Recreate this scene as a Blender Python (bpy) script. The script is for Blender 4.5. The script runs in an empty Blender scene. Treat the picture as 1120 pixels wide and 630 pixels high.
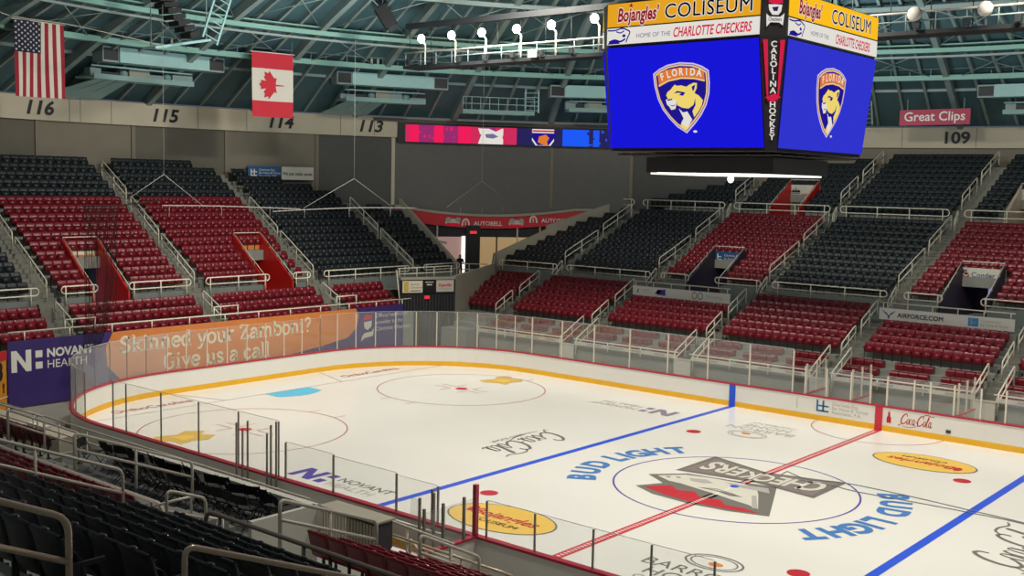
import bpy, math, random
from mathutils import Vector, Matrix
random.seed(7)
SC = bpy.context.scene
COL = SC.collection
PI = math.pi
R = math.radians

# ------------------------------------------------------------------ materials
def mat(name, col, rough=.6, metal=0., spec=.4, var=0., vscale=3., bump=0., emit=None, es=1., coat=0.):
    m = bpy.data.materials.new(name); m.use_nodes = True
    nt = m.node_tree; b = nt.nodes['Principled BSDF']
    b.inputs['Base Color'].default_value = (*col, 1); b.inputs['Roughness'].default_value = rough
    b.inputs['Metallic'].default_value = metal; b.inputs['Specular IOR Level'].default_value = spec
    if coat: b.inputs['Coat Weight'].default_value = coat; b.inputs['Coat Roughness'].default_value = .2
    if var or bump:
        tc = nt.nodes.new('ShaderNodeTexCoord'); nz = nt.nodes.new('ShaderNodeTexNoise')
        nz.inputs['Scale'].default_value = vscale; nz.inputs['Detail'].default_value = 5
        nt.links.new(tc.outputs['Object'], nz.inputs['Vector'])
        if var:
            mx = nt.nodes.new('ShaderNodeMix'); mx.data_type = 'RGBA'
            mx.inputs[6].default_value = (*[max(0, c*(1-var)) for c in col], 1)
            mx.inputs[7].default_value = (*[min(1, c*(1+var)) for c in col], 1)
            nt.links.new(nz.outputs['Fac'], mx.inputs[0]); nt.links.new(mx.outputs[2], b.inputs['Base Color'])
        if bump:
            bp = nt.nodes.new('ShaderNodeBump'); bp.inputs['Strength'].default_value = bump
            nt.links.new(nz.outputs['Fac'], bp.inputs['Height']); nt.links.new(bp.outputs['Normal'], b.inputs['Normal'])
    if emit:
        b.inputs['Emission Color'].default_value = (*emit, 1); b.inputs['Emission Strength'].default_value = es
    return m

def glass_mat(name, haze=.05, gloss=.07, tint=(.93, .95, .94), hazecol=(.85, .87, .86)):
    m = bpy.data.materials.new(name); m.use_nodes = True
    nt = m.node_tree; nt.nodes.clear()
    out = nt.nodes.new('ShaderNodeOutputMaterial'); tr = nt.nodes.new('ShaderNodeBsdfTransparent')
    gl = nt.nodes.new('ShaderNodeBsdfGlossy'); df = nt.nodes.new('ShaderNodeBsdfDiffuse')
    tr.inputs[0].default_value = (*tint, 1); gl.inputs['Roughness'].default_value = .04
    df.inputs[0].default_value = (*hazecol, 1)
    a = nt.nodes.new('ShaderNodeMixShader'); a.inputs[0].default_value = haze
    b = nt.nodes.new('ShaderNodeMixShader'); b.inputs[0].default_value = gloss
    nt.links.new(tr.outputs[0], a.inputs[1]); nt.links.new(df.outputs[0], a.inputs[2])
    nt.links.new(a.outputs[0], b.inputs[1]); nt.links.new(gl.outputs[0], b.inputs[2])
    nt.links.new(b.outputs[0], out.inputs[0])
    return m

def s2l(r, g, b):
    f = lambda c: (c/255/12.92) if c <= 10 else ((c/255+.055)/1.055)**2.4
    return (f(r), f(g), f(b))

M = {}
M['ice'] = mat('ice', (.87, .85, .79), .22, spec=.35, var=.025, vscale=.35)
M['conc_floor'] = mat('arena_floor', (.30, .285, .25), .7, var=.12, vscale=.8)
M['tread'] = mat('tread_concrete', (.27, .275, .245), .8, var=.15, vscale=1.3)
M['step'] = mat('step_concrete', (.24, .235, .20), .8, var=.15, vscale=1.3)
M['riser'] = mat('painted_riser', (.21, .235, .22), .7, var=.1, vscale=.8)
M['beige'] = mat('beige_concrete', (.42, .38, .30), .8, var=.1, vscale=.7)
M['red_seat'] = mat('red_plastic', (.19, .008, .017), .30, spec=.5, var=.10, vscale=.25)
M['black_seat'] = mat('black_plastic', (.016, .021, .025), .42, spec=.4, var=.15, vscale=.25)
M['stand'] = mat('black_steel', (.022, .022, .024), .45)
M['rail'] = mat('cream_rail', (.86, .80, .66), .3, spec=.5)
M['railshade'] = mat('rail_shaded_dark', (.13, .11, .09), .35)  # dark base colour stands in for shade falling on the rail
M['gloss_red'] = mat('red_glint_bump', (.30, .03, .05), .08, spec=1.)  # paler gloss of the bumps added to seat tops for glints
M['gloss_black'] = mat('black_glint_bump', (.02, .025, .03), .22, spec=.7)
M['railtan'] = mat('pale_tan_rail', (.58, .52, .43), .3)
M['steel'] = mat('tan_steel_rail', (.60, .46, .32), .25, metal=.15, var=.1, vscale=2)
M['white'] = mat('white_panel', (.82, .80, .74), .4)
M['offwhite'] = mat('offwhite_panel', (.66, .63, .55), .5, var=.04)
M['yellow'] = mat('yellow_kick', (.86, .46, .02), .4)
M['redcap'] = mat('red_cap', (.46, .03, .06), .35)
M['maroon'] = mat('maroon_edge', (.16, .012, .022), .4)
M['redline'] = mat('red_paint', (.62, .035, .06), .4)
M['redthin'] = mat('red_line_paint', (.50, .16, .17), .4)
M['blue'] = mat('blue_paint', (.025, .10, .72), .4)
M['bud'] = mat('light_blue_lettering', (.065, .21, .52), .4)
M['crease'] = mat('crease_blue', (.10, .58, .86), .4)
M['inkgrey'] = mat('grey_ink', (.17, .16, .14), .5)
M['inklight'] = mat('light_grey_ink', (.42, .41, .38), .5)
M['gold'] = mat('gold_ink', (.72, .47, .11), .5)
M['logoyel'] = mat('oval_yellow', (.88, .56, .10), .5)
M['logored'] = mat('logo_red', (.52, .015, .03), .5)
M['navy'] = mat('navy_purple', (.045, .025, .16), .5)
M['purple'] = mat('purple_ink', (.09, .06, .36), .5)
M['orange'] = mat('orange_panel', (.72, .24, .06), .5, var=.04)
M['mustard'] = mat('mustard_panel', (.62, .26, .02), .5)
M['cream'] = mat('cream_ink', (.85, .78, .60), .5)
M['black'] = mat('black_matte', (.008, .008, .009), .6)
M['dark'] = mat('dark_metal', (.02, .022, .024), .5)
M['darkgrey'] = mat('dark_grey', (.05, .05, .055), .6)
M['teal'] = mat('teal_paint', (.24, .40, .39), .5, var=.1, vscale=.6)
M['tealdark'] = mat('teal_deck', (.082, .160, .182), .6, var=.35, vscale=.25)
M['green'] = mat('green_purlin', (.22, .44, .38), .45, var=.15, vscale=.4)
M['rib'] = mat('grey_teal_rib', (.27, .35, .34), .5)
M['panel_duct'] = mat('duct_teal', (.36, .60, .59), .5, var=.06)
M['beam'] = mat('ring_concrete', (.62, .55, .42), .8, var=.08, vscale=.5)
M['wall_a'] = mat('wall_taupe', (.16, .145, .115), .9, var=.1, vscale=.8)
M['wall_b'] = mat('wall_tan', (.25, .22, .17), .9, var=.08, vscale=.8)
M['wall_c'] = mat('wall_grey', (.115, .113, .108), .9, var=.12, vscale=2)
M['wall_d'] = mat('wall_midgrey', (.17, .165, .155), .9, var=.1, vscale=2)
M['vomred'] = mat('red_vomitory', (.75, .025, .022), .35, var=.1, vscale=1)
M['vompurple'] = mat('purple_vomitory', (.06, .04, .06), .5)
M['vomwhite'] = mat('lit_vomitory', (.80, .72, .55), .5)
M['glass'] = glass_mat('rink_glass', .042, .045, (.96,.97,.96))
M['glass_near'] = glass_mat('rink_glass_clear', .012, .02, (.97,.975,.97))
M['glass_far'] = glass_mat('rink_glass_haze', .10, .06)
M['glass_edge'] = mat('glass_edge', (.62, .64, .61), .3)
M['post'] = mat('glass_post_grey', (.24, .22, .19), .4, metal=.3)
M['postlight'] = mat('glass_post_cream', (.72, .66, .54), .4)
M['sign_blue'] = mat('sign_blue', (.012, .09, .25), .4)
M['sign_red'] = mat('banner_red', (.62, .03, .04), .5)
M['pink'] = mat('sign_rose', (.48, .03, .085), .5)
M['flagred'] = mat('flag_red', (.33, .015, .035), .8)
M['flagwhite'] = mat('flag_white', (.72, .66, .58), .8)
M['flagblue'] = mat('flag_blue', (.012, .016, .05), .8)
M['mapleaf'] = mat('leaf_red', (.62, .03, .05), .8)
M['skin'] = mat('skin', (.45, .27, .19), .6)
M['cloth'] = mat('black_clothes', (.012, .012, .015), .8)
M['deck'] = mat('grey_deck', (.13, .135, .13), .7, var=.2, vscale=1.5)
M['net'] = mat('black_netting', (.01, .01, .01), .9)
M['cable'] = mat('grey_cable', (.22, .24, .24), .5)
M['lamp'] = mat('lamp_glow', (1, .95, .85), .5, emit=(1., .93, .80), es=18)
M['lampwhite'] = mat('white_light_strip', (1, .97, .9), .5, emit=(1., .96, .86), es=1.3)
M['doorlight'] = mat('lit_doorway', (.3,.35,.5), .4, emit=s2l(120, 130, 175), es=.8)
def em(name, c, s=1.): return mat(name, (0, 0, 0), .6, spec=0., emit=c, es=s)
M['e_blue'] = em('screen_blue', s2l(24, 22, 214))
M['e_blue2'] = em('screen_blue_side', s2l(48, 52, 205))
M['e_navy'] = em('screen_navy', s2l(32, 22, 140))
M['e_gold'] = em('screen_gold', s2l(238, 212, 110))
M['e_gold2'] = em('screen_lines_gold', s2l(236, 196, 120))
M['e_orange'] = em('screen_orange', s2l(222, 122, 50))
M['e_white'] = em('screen_white', s2l(226, 222, 214))
M['e_pale'] = em('screen_pale', s2l(214, 196, 226))
M['e_yel'] = em('sign_yellow_lit', s2l(228, 162, 34))
M['e_yel2'] = em('sign_yellow_bright', s2l(252, 190, 30))
M['e_red'] = em('sign_red_lit', s2l(206, 34, 70))
M['e_maroon'] = em('sign_maroon_lit', s2l(150, 24, 42))
M['e_black'] = mat('sign_black', (.012, .010, .012), .5)
M['e_grey'] = em('sign_grey_lit', s2l(110, 110, 150))
M['e_magenta'] = em('ribbon_red', s2l(240, 30, 90))
M['e_magenta2'] = em('ribbon_dark_red', s2l(150, 45, 110))
M['e_bright'] = em('ribbon_blue', s2l(30, 90, 245))
M['e_dkblue'] = em('ribbon_navy', s2l(40, 36, 90))
M['exit'] = em('exit_red', s2l(225, 60, 70))
M['window'] = mat('lit_window', (.3, .22, .2), .2, emit=s2l(150, 118, 112), es=.8)
M['window2'] = mat('lit_window_warm', (.3, .25, .15), .2, emit=s2l(168, 138, 96), es=.7)

# ------------------------------------------------------------------ mesh helpers
class MB:
    def __init__(s): s.v = []; s.f = []; s.m = []; s.sm = []
    def add(s, vs, fs, mi=0, smooth=False):
        b = len(s.v); s.v += [tuple(p) for p in vs]
        for f in fs: s.f.append([b+i for i in f]); s.m.append(mi); s.sm.append(smooth)
    def box(s, x0, x1, y0, y1, z0, z1, mi=0):
        s.add([(x0,y0,z0),(x1,y0,z0),(x1,y1,z0),(x0,y1,z0),(x0,y0,z1),(x1,y0,z1),(x1,y1,z1),(x0,y1,z1)],
              [(0,3,2,1),(4,5,6,7),(0,1,5,4),(1,2,6,5),(2,3,7,6),(3,0,4,7)], mi)
    def obox(s, o, a, b, c, mi=0):           # corner o, edge vectors a,b,c
        o, a, b, c = map(Vector, (o, a, b, c))
        vs = [o, o+a, o+a+b, o+b, o+c, o+a+c, o+a+b+c, o+b+c]
        fs = [(0,3,2,1),(4,5,6,7),(0,1,5,4),(1,2,6,5),(2,3,7,6),(3,0,4,7)]
        if a.cross(b).dot(c) < 0: fs = [f[::-1] for f in fs]
        s.add(vs, fs, mi)
    def cbox(s, c, ex, ey, ez, mi=0):        # centre + half axes
        c, ex, ey, ez = map(Vector, (c, ex, ey, ez)); s.obox(c-ex-ey-ez, ex*2, ey*2, ez*2, mi)
    def beam(s, p, q, w, h, mi=0, up=(0,0,1)):
        p, q = Vector(p), Vector(q); d = (q-p)
        if d.length < 1e-6: return
        n = d.normalized(); u = Vector(up); side = n.cross(u)
        if side.length < 1e-4: side = n.cross(Vector((1,0,0)))
        side.normalize(); u = side.cross(n); s.obox(p-side*w/2-u*h/2, d, side*w, u*h, mi)
    def tube(s, pts, r, n=8, mi=0, closed=False, cap=True):
        pts = [Vector(p) for p in pts]; k = len(pts); ring = []
        prev = None
        for i, p in enumerate(pts):
            if closed: t = pts[(i+1) % k]-pts[i-1]
            else: t = pts[min(i+1, k-1)]-pts[max(i-1, 0)]
            t.normalize()
            if prev is None:
                a = Vector((0,0,1)) if abs(t.z) < .9 else Vector((1,0,0))
                a = (a - t*a.dot(t)).normalized()
            else:
                a = prev - t*prev.dot(t)
                if a.length < 1e-5: a = t.orthogonal()
                a.normalize()
            prev = a; b = t.cross(a)
            ring.append([p + (a*math.cos(2*PI*j/n) + b*math.sin(2*PI*j/n))*r for j in range(n)])
        vs = [v for q in ring for v in q]; fs = []
        for i in range(k if closed else k-1):
            i2 = (i+1) % k
            for j in range(n): fs.append((i*n+j, i*n+(j+1) % n, i2*n+(j+1) % n, i2*n+j))
        if cap and not closed: fs += [tuple(range(n))[::-1], tuple((k-1)*n+j for j in range(n))]
        s.add(vs, fs, mi, True)
    def poly(s, pts, mi=0): s.add(pts, [tuple(range(len(pts)))], mi)
    def prism(s, pts, d, mi=0):              # polygon extruded by vector d
        pts = [Vector(p) for p in pts]; d = Vector(d); k = len(pts)
        s.add(pts+[p+d for p in pts], [tuple(range(k))[::-1], tuple(range(k, 2*k))] + [(i, (i+1) % k, k+(i+1) % k, k+i) for i in range(k)], mi)
    def sphere(s, c, rx, ry=None, rz=None, n=10, mi=0):
        ry = ry or rx; rz = rz or rx; c = Vector(c); vs = []; fs = []; h = n//2
        for i in range(h+1):
            t = PI*i/h
            for j in range(n): vs.append(c+Vector((rx*math.sin(t)*math.cos(2*PI*j/n), ry*math.sin(t)*math.sin(2*PI*j/n), rz*math.cos(t))))
        for i in range(h):
            for j in range(n): fs.append((i*n+j, (i+1)*n+j, (i+1)*n+(j+1) % n, i*n+(j+1) % n))
        s.add(vs, fs, mi, True)
    def mesh(s, name, mats):
        me = bpy.data.meshes.new(name); me.from_pydata(s.v, [], s.f)
        for m in (mats if isinstance(mats, (list, tuple)) else [mats]): me.materials.append(m)
        me.polygons.foreach_set('material_index', s.m); me.polygons.foreach_set('use_smooth', s.sm)
        me.update(); return me
    def build(s, name, mats, parent=None):
        o = bpy.data.objects.new(name, s.mesh(name, mats)); COL.objects.link(o)
        if parent is not None: o.parent = parent
        return o

def tag(o, label=None, cat=None, group=None, kind=None):
    if label: o['label'] = label
    if cat: o['category'] = cat
    if group: o['group'] = group
    if kind: o['kind'] = kind
    return o
def thing(name, label, cat, loc=(0,0,0), group=None):
    o = bpy.data.objects.new(name, None); COL.objects.link(o); o.empty_display_size = .1
    o.location = loc; return tag(o, label, cat, group)
def under(o, parent):                        # parent a world-space mesh under an Empty that may sit elsewhere
    o.parent = parent; o.matrix_parent_inverse = Matrix.Translation(parent.location).inverted(); return o
def struct(o): o['kind'] = 'structure'; return o

class Frame:                                 # a flat sign's own 2D frame
    def __init__(s, O, X, Y):
        s.O = Vector(O); s.X = Vector(X).normalized(); s.Y = Vector(Y).normalized(); s.N = s.X.cross(s.Y)
    def p(s, x, y, z=0.): return s.O+s.X*x+s.Y*y+s.N*z
def text_mesh(mb, fr, st, x, y, size, mi=0, off=.01, bold=0., *a, **kw):
    if bold and 'M' in st:                   # thicken by small shifts where outlining would clog the letter M
        d = bold*size
        for sx_, sy_ in ((-d, -d), (d, -d), (-d, d), (d, d), (0, 0)): text_mesh0(mb, fr, st, x+sx_, y+sy_, size, mi, off, 0., *a, **kw)
    else: text_mesh0(mb, fr, st, x, y, size, mi, off, bold, *a, **kw)
def text_mesh0(mb, fr, st, x, y, size, mi=0, off=.01, bold=0., shear=0., align='CENTER', sx=1., font_res=3, spacing=1., valign=None):
    cu = bpy.data.curves.new('t', 'FONT'); cu.body = st; cu.size = size; cu.offset = bold*size; cu.shear = shear
    cu.align_x = align; cu.resolution_u = font_res; cu.space_character = spacing
    if valign: cu.align_y = valign
    ob = bpy.data.objects.new('t', cu); COL.objects.link(ob)
    me = bpy.data.meshes.new_from_object(ob.evaluated_get(bpy.context.evaluated_depsgraph_get()))
    mb.add([fr.p(x+v.co.x*sx, y+v.co.y, off) for v in me.vertices], [tuple(p.vertices) for p in me.polygons], mi)
    bpy.data.objects.remove(ob); bpy.data.curves.remove(cu); bpy.data.meshes.remove(me)
def spline(pts, n=6):
    out = []; k = len(pts)
    for i in range(k-1):
        p0 = pts[max(i-1, 0)]; p1 = pts[i]; p2 = pts[i+1]; p3 = pts[min(i+2, k-1)]
        for j in range(n):
            t = j/n
            out.append(tuple(.5*((2*p1[a])+(-p0[a]+p2[a])*t+(2*p0[a]-5*p1[a]+4*p2[a]-p3[a])*t*t+(-p0[a]+3*p1[a]-3*p2[a]+p3[a])*t**3) for a in range(len(p1))))
    out.append(tuple(pts[-1])); return out
def ribbon(mb, fr, pts, w, mi=0, off=.01, closed=False, wfun=None):
    pts = [Vector(p[:2]) for p in pts]; k = len(pts); L = []; Rr = []
    for i in range(k):
        t = (pts[(i+1) % k]-pts[i-1]) if closed else (pts[min(i+1, k-1)]-pts[max(i-1, 0)])
        if t.length < 1e-9: t = Vector((1, 0))
        t.normalize(); nrm = Vector((-t.y, t.x)); ww = w*(wfun(i/(k-1)) if wfun else 1)/2
        L.append(pts[i]+nrm*ww); Rr.append(pts[i]-nrm*ww)
    vs = [fr.p(p.x, p.y, off) for p in L]+[fr.p(p.x, p.y, off) for p in Rr]
    fs = [(i, k+i, k+(i+1) % k, (i+1) % k) for i in range(k if closed else k-1)]
    mb.add(vs, fs, mi)
def poly2(mb, fr, pts, mi=0, off=.01): mb.poly([fr.p(x, y, off) for x, y in pts], mi)
def rect2(mb, fr, x0, x1, y0, y1, mi=0, off=.01): poly2(mb, fr, [(x0,y0),(x1,y0),(x1,y1),(x0,y1)], mi, off)
def ell2(cx, cy, rx, ry, n=48, a0=0., a1=2*PI):
    return [(cx+rx*math.cos(a0+(a1-a0)*i/n), cy+ry*math.sin(a0+(a1-a0)*i/n)) for i in range(n if abs(a1-a0-2*PI) < 1e-6 else n+1)]

SERIF = {  # slab-serif stroke letters: (advance, [strokes])
 'S': (.62, [[(.50,.56),(.46,.66),(.30,.71),(.14,.64),(.12,.50),(.24,.41),(.38,.34),(.50,.22),(.46,.07),(.28,0),(.12,.06),(.08,.16)],[(.50,.50),(.50,.70)],[(.08,.02),(.08,.22)]]),
 'k': (.58, [[(.14,0),(.14,.74)],[(.03,0),(.26,0)],[(.03,.74),(.14,.74)],[(.14,.2),(.42,.47)],[(.24,.3),(.46,0)],[(.32,.48),(.54,.48)],[(.36,0),(.57,0)]]),
 'i': (.32, [[(.15,0),(.15,.48)],[(.02,0),(.29,0)],[(.03,.48),(.15,.48)],[(.14,.66),(.16,.68)]]),
 'n': (.62, [[(.14,0),(.14,.48)],[(.03,.48),(.14,.48)],[(.03,0),(.26,0)],[(.14,.32),(.22,.46),(.36,.48),(.45,.40),(.46,.25),(.46,0)],[(.36,0),(.59,0)]]),
 'e': (.54, [[(.08,.26),(.46,.26),(.45,.40),(.28,.49),(.12,.42),(.07,.24),(.13,.06),(.30,0),(.46,.09)]]),
 'd': (.60, [[(.45,0),(.45,.74)],[(.33,.74),(.45,.74)],[(.45,0),(.57,0)],[(.45,.38),(.28,.49),(.12,.42),(.07,.24),(.12,.06),(.26,0),(.45,.12)]]),
 'y': (.56, [[(.06,.48),(.29,.02)],[(.50,.48),(.24,-.12),(.14,-.2),(.04,-.18)],[(0,.48),(.18,.48)],[(.39,.48),(.56,.48)]]),
 'o': (.56, [[(.28,.49),(.13,.43),(.07,.25),(.13,.06),(.28,0),(.43,.06),(.49,.25),(.43,.43),(.28,.49)]]),
 'u': (.62, [[(.14,.48),(.14,.16),(.20,.03),(.32,0),(.45,.12)],[(.46,0),(.46,.48)],[(.03,.48),(.14,.48)],[(.35,.48),(.46,.48)],[(.46,0),(.58,0)]]),
 'r': (.46, [[(.14,0),(.14,.48)],[(.03,.48),(.14,.48)],[(.03,0),(.28,0)],[(.14,.28),(.22,.44),(.34,.49),(.42,.42)]]),
 'Z': (.62, [[(.08,.70),(.52,.70),(.08,0),(.54,0)],[(.08,.70),(.08,.54)],[(.54,0),(.54,.17)]]),
 'a': (.56, [[(.09,.40),(.24,.49),(.40,.43),(.42,.28),(.42,0)],[(.42,0),(.54,0)],[(.42,.28),(.20,.27),(.07,.14),(.18,0),(.42,.12)]]),
 'm': (.92, [[(.14,0),(.14,.48)],[(.03,.48),(.14,.48)],[(.03,0),(.25,0)],[(.14,.32),(.22,.46),(.34,.48),(.43,.40),(.44,.25),(.44,0)],[(.34,0),(.55,0)],[(.44,.32),(.54,.46),(.66,.48),(.75,.4),(.76,.25),(.76,0)],[(.66,0),(.88,0)]]),
 'b': (.60, [[(.14,0),(.14,.74)],[(.03,.74),(.14,.74)],[(.14,.38),(.30,.49),(.46,.42),(.52,.24),(.46,.06),(.32,0),(.14,.12)]]),
 '?': (.48, [[(.08,.56),(.14,.68),(.28,.72),(.40,.64),(.40,.50),(.27,.38),(.24,.22)],[(.23,.02),(.25,.04)]]),
 'G': (.68, [[(.54,.56),(.48,.66),(.34,.71),(.16,.62),(.09,.36),(.15,.10),(.32,0),(.50,.06),(.54,.16),(.54,.30)],[(.40,.30),(.64,.30)],[(.54,.50),(.54,.70)]]),
 'v': (.54, [[(.06,.48),(.27,.02),(.48,.48)],[(0,.48),(.18,.48)],[(.37,.48),(.54,.48)]]),
 's': (.46, [[(.37,.38),(.24,.49),(.10,.42),(.12,.30),(.30,.21),(.38,.10),(.24,0),(.08,.07)]]),
 'c': (.50, [[(.43,.37),(.29,.49),(.13,.42),(.07,.24),(.13,.06),(.29,0),(.45,.10)]]),
 'l': (.32, [[(.15,0),(.15,.74)],[(.02,0),(.29,0)],[(.03,.74),(.15,.74)]]), ' ': (.32, []),
}
def serif_text(mb, fr, st, x, y, size, w=.105, mi=0, off=.01):
    for ch in st:
        adv, strokes = SERIF[ch]
        for k, stk in enumerate(strokes):
            flat = len(stk) == 2 and abs(stk[0][1]-stk[1][1]) < 1e-6
            if len(stk) > 3 and ch not in 'Z': pts = spline(stk, 4)
            else: pts = stk
            ww = w*(.62 if flat else 1)
            if len(stk) == 2 and (abs(stk[0][0]-stk[1][0])+abs(stk[0][1]-stk[1][1])) < .06:
                c = ((stk[0][0]+stk[1][0])/2, (stk[0][1]+stk[1][1])/2)
                poly2(mb, fr, [(x+size*px, y+size*py) for px, py in ell2(c[0], c[1], .07, .07, 10)], mi, off); continue
            ribbon(mb, fr, [(x+size*px, y+size*py) for px, py in pts], ww*size, mi, off)
        x += adv*size
def serif_width(st, size): return sum(SERIF[c][0] for c in st)*size

def _lp(cx, a0=90, a1=450, rx=.15, ry=.29): return [(cx+rx*math.cos(R(a)), .29+ry*math.sin(R(a))) for a in range(a0, a1+1, 20)]
_CAP = [(1.05,.78),(1.0,.98),(.74,1.04),(.42,.80),(.26,.42),(.33,.10),(.58,-.01),(.90,.13),(1.08,.32)]
COKE = [  # flowing script strokes for the cola lettering: (spline points, relative weight)
 (_CAP, 1.25), ([(.33,.10),(.2,-.12),(.0,-.22),(-.1,-.12)], .7), (_lp(1.30), .9), (_lp(1.72, 50, 315), .9), (_lp(2.10), .9), ([(2.26,.56),(2.25,.12),(2.33,0),(2.46,.08)], .9),
 ([(2.46,.30),(2.64,.34)], .9), ([(x+2.50, y) for x, y in _CAP], 1.25), ([(3.42,1.0),(3.7,1.18),(4.2,1.20),(4.75,1.08),(5.1,1.18)], .8), (_lp(3.80), .9),
 ([(4.04,.05),(4.12,.55),(4.26,.98),(4.34,1.02),(4.32,.85),(4.16,.40),(4.16,.06),(4.28,0),(4.38,.08)], .85), (_lp(4.60), .9), ([(4.76,.56),(4.75,.12),(4.84,0),(5.02,.10)], .9),
 ([(1.45,.42),(1.55,.36)], .5), ([(3.02,.0),(2.2,-.22),(1.3,-.30),(.5,-.24)], .6)]
def coke(mb, fr, x, y, s, w=.11, mi=0, off=.01, shear=.22, sy=1.):
    for st, k in COKE:
        pts = spline([(x+s*(px+shear*py), y+s*py*sy) for px, py in st], 5)
        ribbon(mb, fr, pts, w*s*k, mi, off, wfun=lambda t: .7+.5*math.sin(PI*min(max(t, 0), 1)))
# ------------------------------------------------------------------ arena floor, ice and its paint
HX, HY, CR = 28.1, 12.954, 8.2
def rink_path(off, n=14):
    r = CR+off; out = []
    for cx, cy, a0 in ((HX-CR, HY-CR, 0), (-HX+CR, HY-CR, 90), (-HX+CR, -HY+CR, 180), (HX-CR, -HY+CR, 270)):
        for i in range(n+1):
            a = R(a0+90*i/n); out.append((cx+r*math.cos(a), cy+r*math.sin(a)))
    return out
b = MB(); b.poly([(44.5*math.cos(R(a)), 44.5*math.sin(R(a)), -.06) for a in range(0, 360, 6)])
struct(b.build('floor', M['conc_floor']))
ICE = thing('ice_sheet', 'white ice sheet with red and blue lines and painted sponsor logos', 'ice')
b = MB(); p = rink_path(0); b.prism([(x, y, -.05) for x, y in p], (0, 0, .05)); b.build('ice', M['ice'], ICE)
G = Frame((0,0,0), (1,0,0), (0,1,0))                      # reads upright from the near side
def icep(name, mb, mats, label=None):
    o = mb.build(name, mats, ICE)
    if label: o['label'] = label
    return o
Z1 = .006
def line2(mb, x0, y0, x1, y1, w, mi=0, off=Z1): ribbon(mb, G, [(x0, y0), (x1, y1)], w, mi, off)
# red centre line with its white chequers
b = MB(); line2(b, 0, -12.9, 0, 12.9, .33); icep('centre_line', b, M['redline'], 'red chequered centre line')
b = MB()
for i in range(160):
    y = -12.8+i*.16
    if -12.5 < y < 12.5: rect2(b, G, -.065, .065, y, y+.075, 0, Z1+.005)
icep('centre_line_chequers', b, M['white'])
for s in (-1, 1):
    b = MB(); line2(b, s*7.28, -12.9, s*7.28, 12.9, .30); icep('blue_line', b, M['blue'])
b = MB(); line2(b, -25.05, -11.2, -25.05, 11.2, .05)
for s in (-1, 1): line2(b, -25.05, s*3.6, -28.0, s*4.6, .05)
icep('goal_line', b, M['redthin'])
b = MB()
pts = [(-25.0, -1.35), (-23.95, -1.35)]+[(-23.95+.45*math.sin(PI*i/10), -1.35+2.7*i/10) for i in range(11)]+[(-25.0, 1.35)]
poly2(b, G, pts, 0, Z1); icep('goal_crease', b, M['crease'], 'light blue goal crease')
b = MB(); ribbon(b, G, ell2(0, 0, 4.29, 4.29, 72), .07, 0, Z1, True); icep('centre_circle', b, M['purple'])
b = MB(); poly2(b, G, ell2(0, 0, .16, .16, 16), 0, .022); icep('centre_dot', b, M['blue'])
for cx, cy in ((-19.4, 6.73), (-19.4, -6.73)):
    b = MB(); ribbon(b, G, ell2(cx, cy, 4.29, 4.29, 72), .055, 0, Z1, True)
    for sx in (-1, 1):
        for sy in (-1, 1):
            line2(b, cx+sx*.55, cy+sy*.25, cx+sx*1.6, cy+sy*.25, .05); line2(b, cx+sx*.55, cy+sy*.25, cx+sx*.55, cy+sy*1.0, .05)
        for sy in (-1, 1): line2(b, cx+sx*.85, cy+sy*4.2, cx+sx*.85, cy+sy*4.85, .05)
    icep('faceoff_circle', b, M['redthin'])
for cx, cy in ((-19.4, 6.73), (-19.4, -6.73), (-5.7, 6.73), (-5.7, -6.73), (5.7, 6.73), (5.7, -6.73)):
    b = MB(); poly2(b, G, ell2(cx, cy, .32, .32, 24), 0, Z1); icep('faceoff_dot', b, M['logored'] if cx > -10 else M['redline'])
b = MB(); ribbon(b, G, [(x, y) for x, y in ell2(0, 12.95, 2.86, 2.86, 36, PI, 2*PI)], .055, 0, Z1); icep('referee_crease', b, M['redthin'])
# arc lettering round the centre circle
for k in (0, 1):
    b = MB(); st = 'BUD LIGHT'; ang = [211, 200.5, 189.5, 0, 176, 169.5, 163, 153.5, 143.5]
    for ch, a in zip(st, ang):
        if ch == ' ': continue
        t = R(a+180*k); rad = 4.98
        f = Frame((rad*math.cos(t), rad*math.sin(t), 0), (math.sin(t), -math.cos(t), 0), (math.cos(t), math.sin(t), 0))
        text_mesh(b, f, ch, 0, 0, 1.36, 0, Z1, bold=.05, sx=.90)
    icep('ice_lettering', b, M['bud'], 'light blue beer lettering curving round the centre circle')
# centre emblem: lettered banner above a capped bear's head, facing the far side
F180 = Frame((0,0,0), (-1,0,0), (0,-1,0))
b = MB()
poly2(b, G, [(-2.75,.50),(-2.75,3.45),(-.1,2.62),(2.72,3.36),(2.72,.60),(.3,1.02)], 0, Z1)
poly2(b, G, [(-3.15,-.72),(-2.15,.38),(.2,.80),(1.15,.98),(2.6,-2.42),(1.3,-2.85),(-.1,-3.0),(-1.6,-2.85),(-2.62,-2.36),(-2.1,-1.4)], 0, Z1)
poly2(b, G, [(-2.55,.78),(-2.55,3.15),(-.1,2.38),(2.52,3.08),(2.52,.84),(.3,1.24)], 5, Z1+.004)
poly2(b, G, [(-2.35,-2.25),(-1.3,-2.62),(-.1,-2.78),(1.2,-2.66),(2.25,-2.38),(1.5,-2.16),(.9,-2.28),(.5,-1.85),(-.2,-2.05),(-.7,-1.55),(-1.2,-1.85),(-1.7,-1.45)], 2, Z1+.004)
poly2(b, G, [(-2.8,-.66),(-2.1,.16),(-1.2,.42),(.1,.56),(.75,.25),(1.15,-.4),(1.95,-1.95),(1.45,-1.72),(.7,-1.55),(0,-1.35),(-.8,-1.18),(-1.6,-1.0),(-2.1,-1.0)], 1, Z1+.004)
poly2(b, G, [(-1.75,-.15),(-1.2,.1),(-.75,-.15),(-1.0,-.42),(-1.5,-.45)], 3, Z1+.008)
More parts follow.
